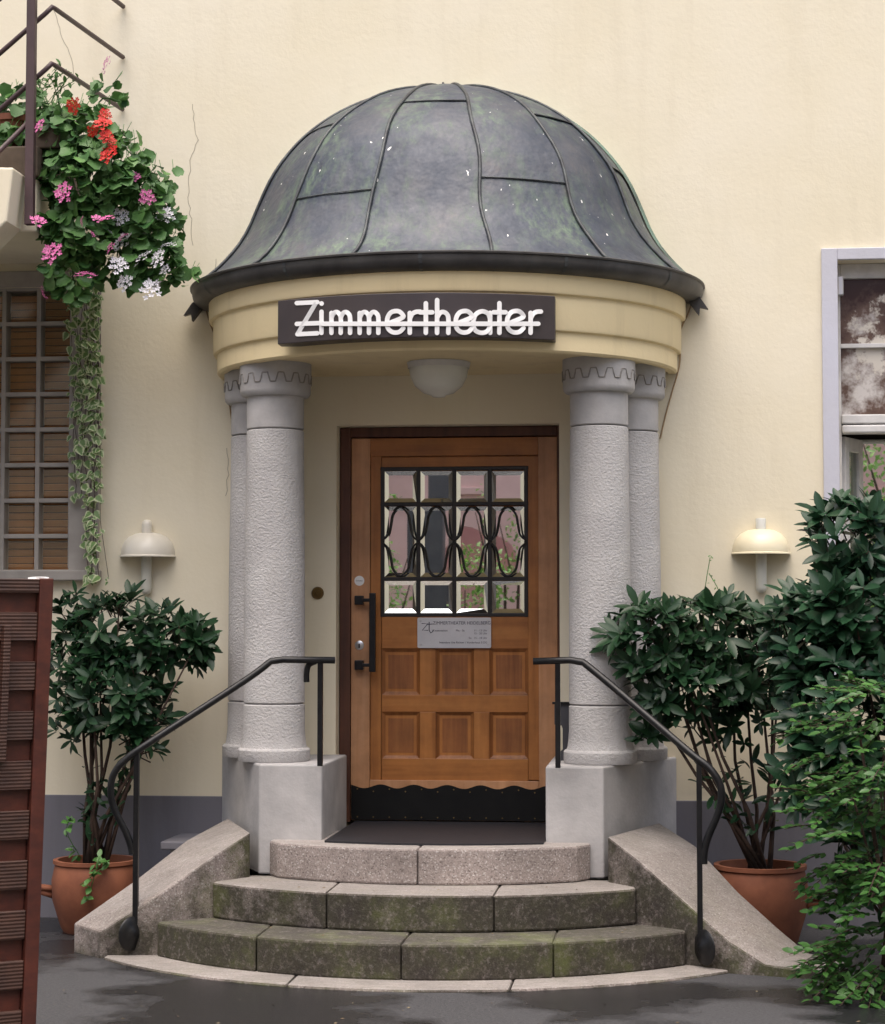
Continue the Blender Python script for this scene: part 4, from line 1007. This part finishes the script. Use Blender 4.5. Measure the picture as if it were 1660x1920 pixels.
# ------------------------------------------------------------------ the far side of the courtyard (seen mirrored in the door glass) and the garden behind the right window
ph_ = thing('pink_house', 'pink plastered house with an arched doorway across the courtyard, mirrored in the door glass', 'building', (-2, -24, 0))
m = MB(); yw = -23.0
AX, AR = -2.02, .50
arch = [(AX+AR*math.cos(R(180-18*k)), 2.5+AR*.9*math.sin(R(18*k))) for k in range(11)]
poly_l = [(-14, 0), (AX-AR, 0)]+arch[:6]+[(AX, 8), (-14, 8)]; poly_r = [(AX+AR, 0), (12, 0), (12, 8), (AX, 8)]+arch[5:]
m.prism_y(poly_l, yw-.3, yw); m.prism_y(poly_r, yw-.3, yw); m.build('wall', 'pink_wall', ph_)
B((-14.4, yw-6, 8.0), (12.4, yw+.4, 8.25)).build('roof', 'roof_red', ph_); B((-2.8, yw-1.4, 0), (-1.2, yw-1.2, 3.4)).build('passage_back', 'pink_wall', ph_)
B((-14, yw+.001, 3.62), (12, yw+.06, 3.74)).build('cornice', 'pink_wall', ph_, bevel=.01)
pp = B((-2.46, -19.2, 0), (-2.0, -18.8, 6.5)).build('courtyard_pillar', 'pillar_grey', None, top=True, bevel=.02); tag(pp, 'dark grey courtyard pillar mirrored in the second column of door panes', 'pillar')
def garden(name, label, c, rad, n, sz):
    t = thing(name, label, 'shrub', (c[0], c[1], 0)); me = build_leaf('oval', 'garden_leaf'); V = []; out = []
    for k in range(n):
        p, v = inblob(c, rad); out.append((p, frame(rvec(), Vector((v.x, v.y, v.z+.6))+rvec()*.6), sz*rnd.uniform(.6, 1.2)))
    make_plant(t, out, me, [([Vector((c[0]+dx, c[1], 0)), Vector((c[0]+dx*1.5, c[1], c[2])), Vector((c[0]+dx*3, c[1], c[2]+rad[2]*.6))], [.03, .02, .008]) for dx in (-.15, 0, .15)], nmax=0)
garden('courtyard_shrub', 'loose green shrub across the courtyard left of the pillar, mirrored in the door glass', (-2.75, -17.5, 1.75), (.42, .4, 1.25), 700, .09)
garden('courtyard_shrub', 'yellow green bush across the courtyard right of the pillar, mirrored in the door glass', (-1.42, -17.0, 1.45), (.5, .4, 1.05), 1000, .08)
garden('courtyard_shrub', 'leafy shrub in front of the arch across the courtyard, mirrored in the door glass', (-1.15, -20.5, 2.1), (.4, .4, 1.6), 350, .09)
garden('courtyard_tree', 'sunlit leafy tree across the courtyard, mirrored in the open right window', (3.9, -13.2, 2.9), (1.3, .8, 1.3), 2600, .09)

for sx, lab in ((-1, 'unseen cream block added beyond the outside stair to cut low skylight'), (1, 'unseen cream block added on the window side to cut low skylight')):
    hs = thing('sky_blocker', lab, 'building', (sx*7.5, -14, 0))  # unseen blocks added on both sides to darken the lower facade
    B((min(sx*6.2, sx*10), -22, 0), (max(sx*6.2, sx*10), -4.5, 9)).build('wall', 'plaster', hs); B((min(sx*5.9, sx*10.3), -22.3, 9.001), (max(sx*5.9, sx*10.3), -4.2, 9.2)).build('roof', 'roof_red', hs)

# ------------------------------------------------------------------ small fallen bits on the ground and treads
V = []; F = []; r3 = random.Random(3)
for k in range(150):
    if k < 110: x, y, z = r3.uniform(-1.7, 2.0), r3.uniform(-3.2, -1.75), .002
    elif k < 130: x = r3.uniform(-1.0, 1.0); y = arc_y(x, Y1, 1.185, .5)+r3.uniform(.03, .28); z = .168
    else: x = r3.uniform(-.9, .9); y = arc_y(x, Y2, .965, .335)+r3.uniform(.03, .25); z = .331
    if k < 110 and y > -2.15+.1*abs(x) and abs(x) < 1.4: continue
    q = r3.uniform(.003, .011); a = r3.uniform(0, 6.28); d = Vector((math.cos(a), math.sin(a), 0))*q; e_ = Vector((-math.sin(a), math.cos(a), 0))*q*.45; c = Vector((x, y, z)); o = len(V)
    V += [c-d, c+e_+Vector((0, 0, q*.3)), c+d+Vector((0, 0, q*.2)), c-e_]; F.append((o, o+1, o+2, o+3))
lm = simple('dead_leaf', (.10, .06, .03), (.22, .19, .12), 3, .8)
db = bpy.data.objects.new('fallen_litter', mesh_of('fallen_litter', V, F, 'dead_leaf')); COL.objects.link(db); tag(db, 'tiny dry leaf bits scattered on asphalt and treads', 'litter', kind='stuff')
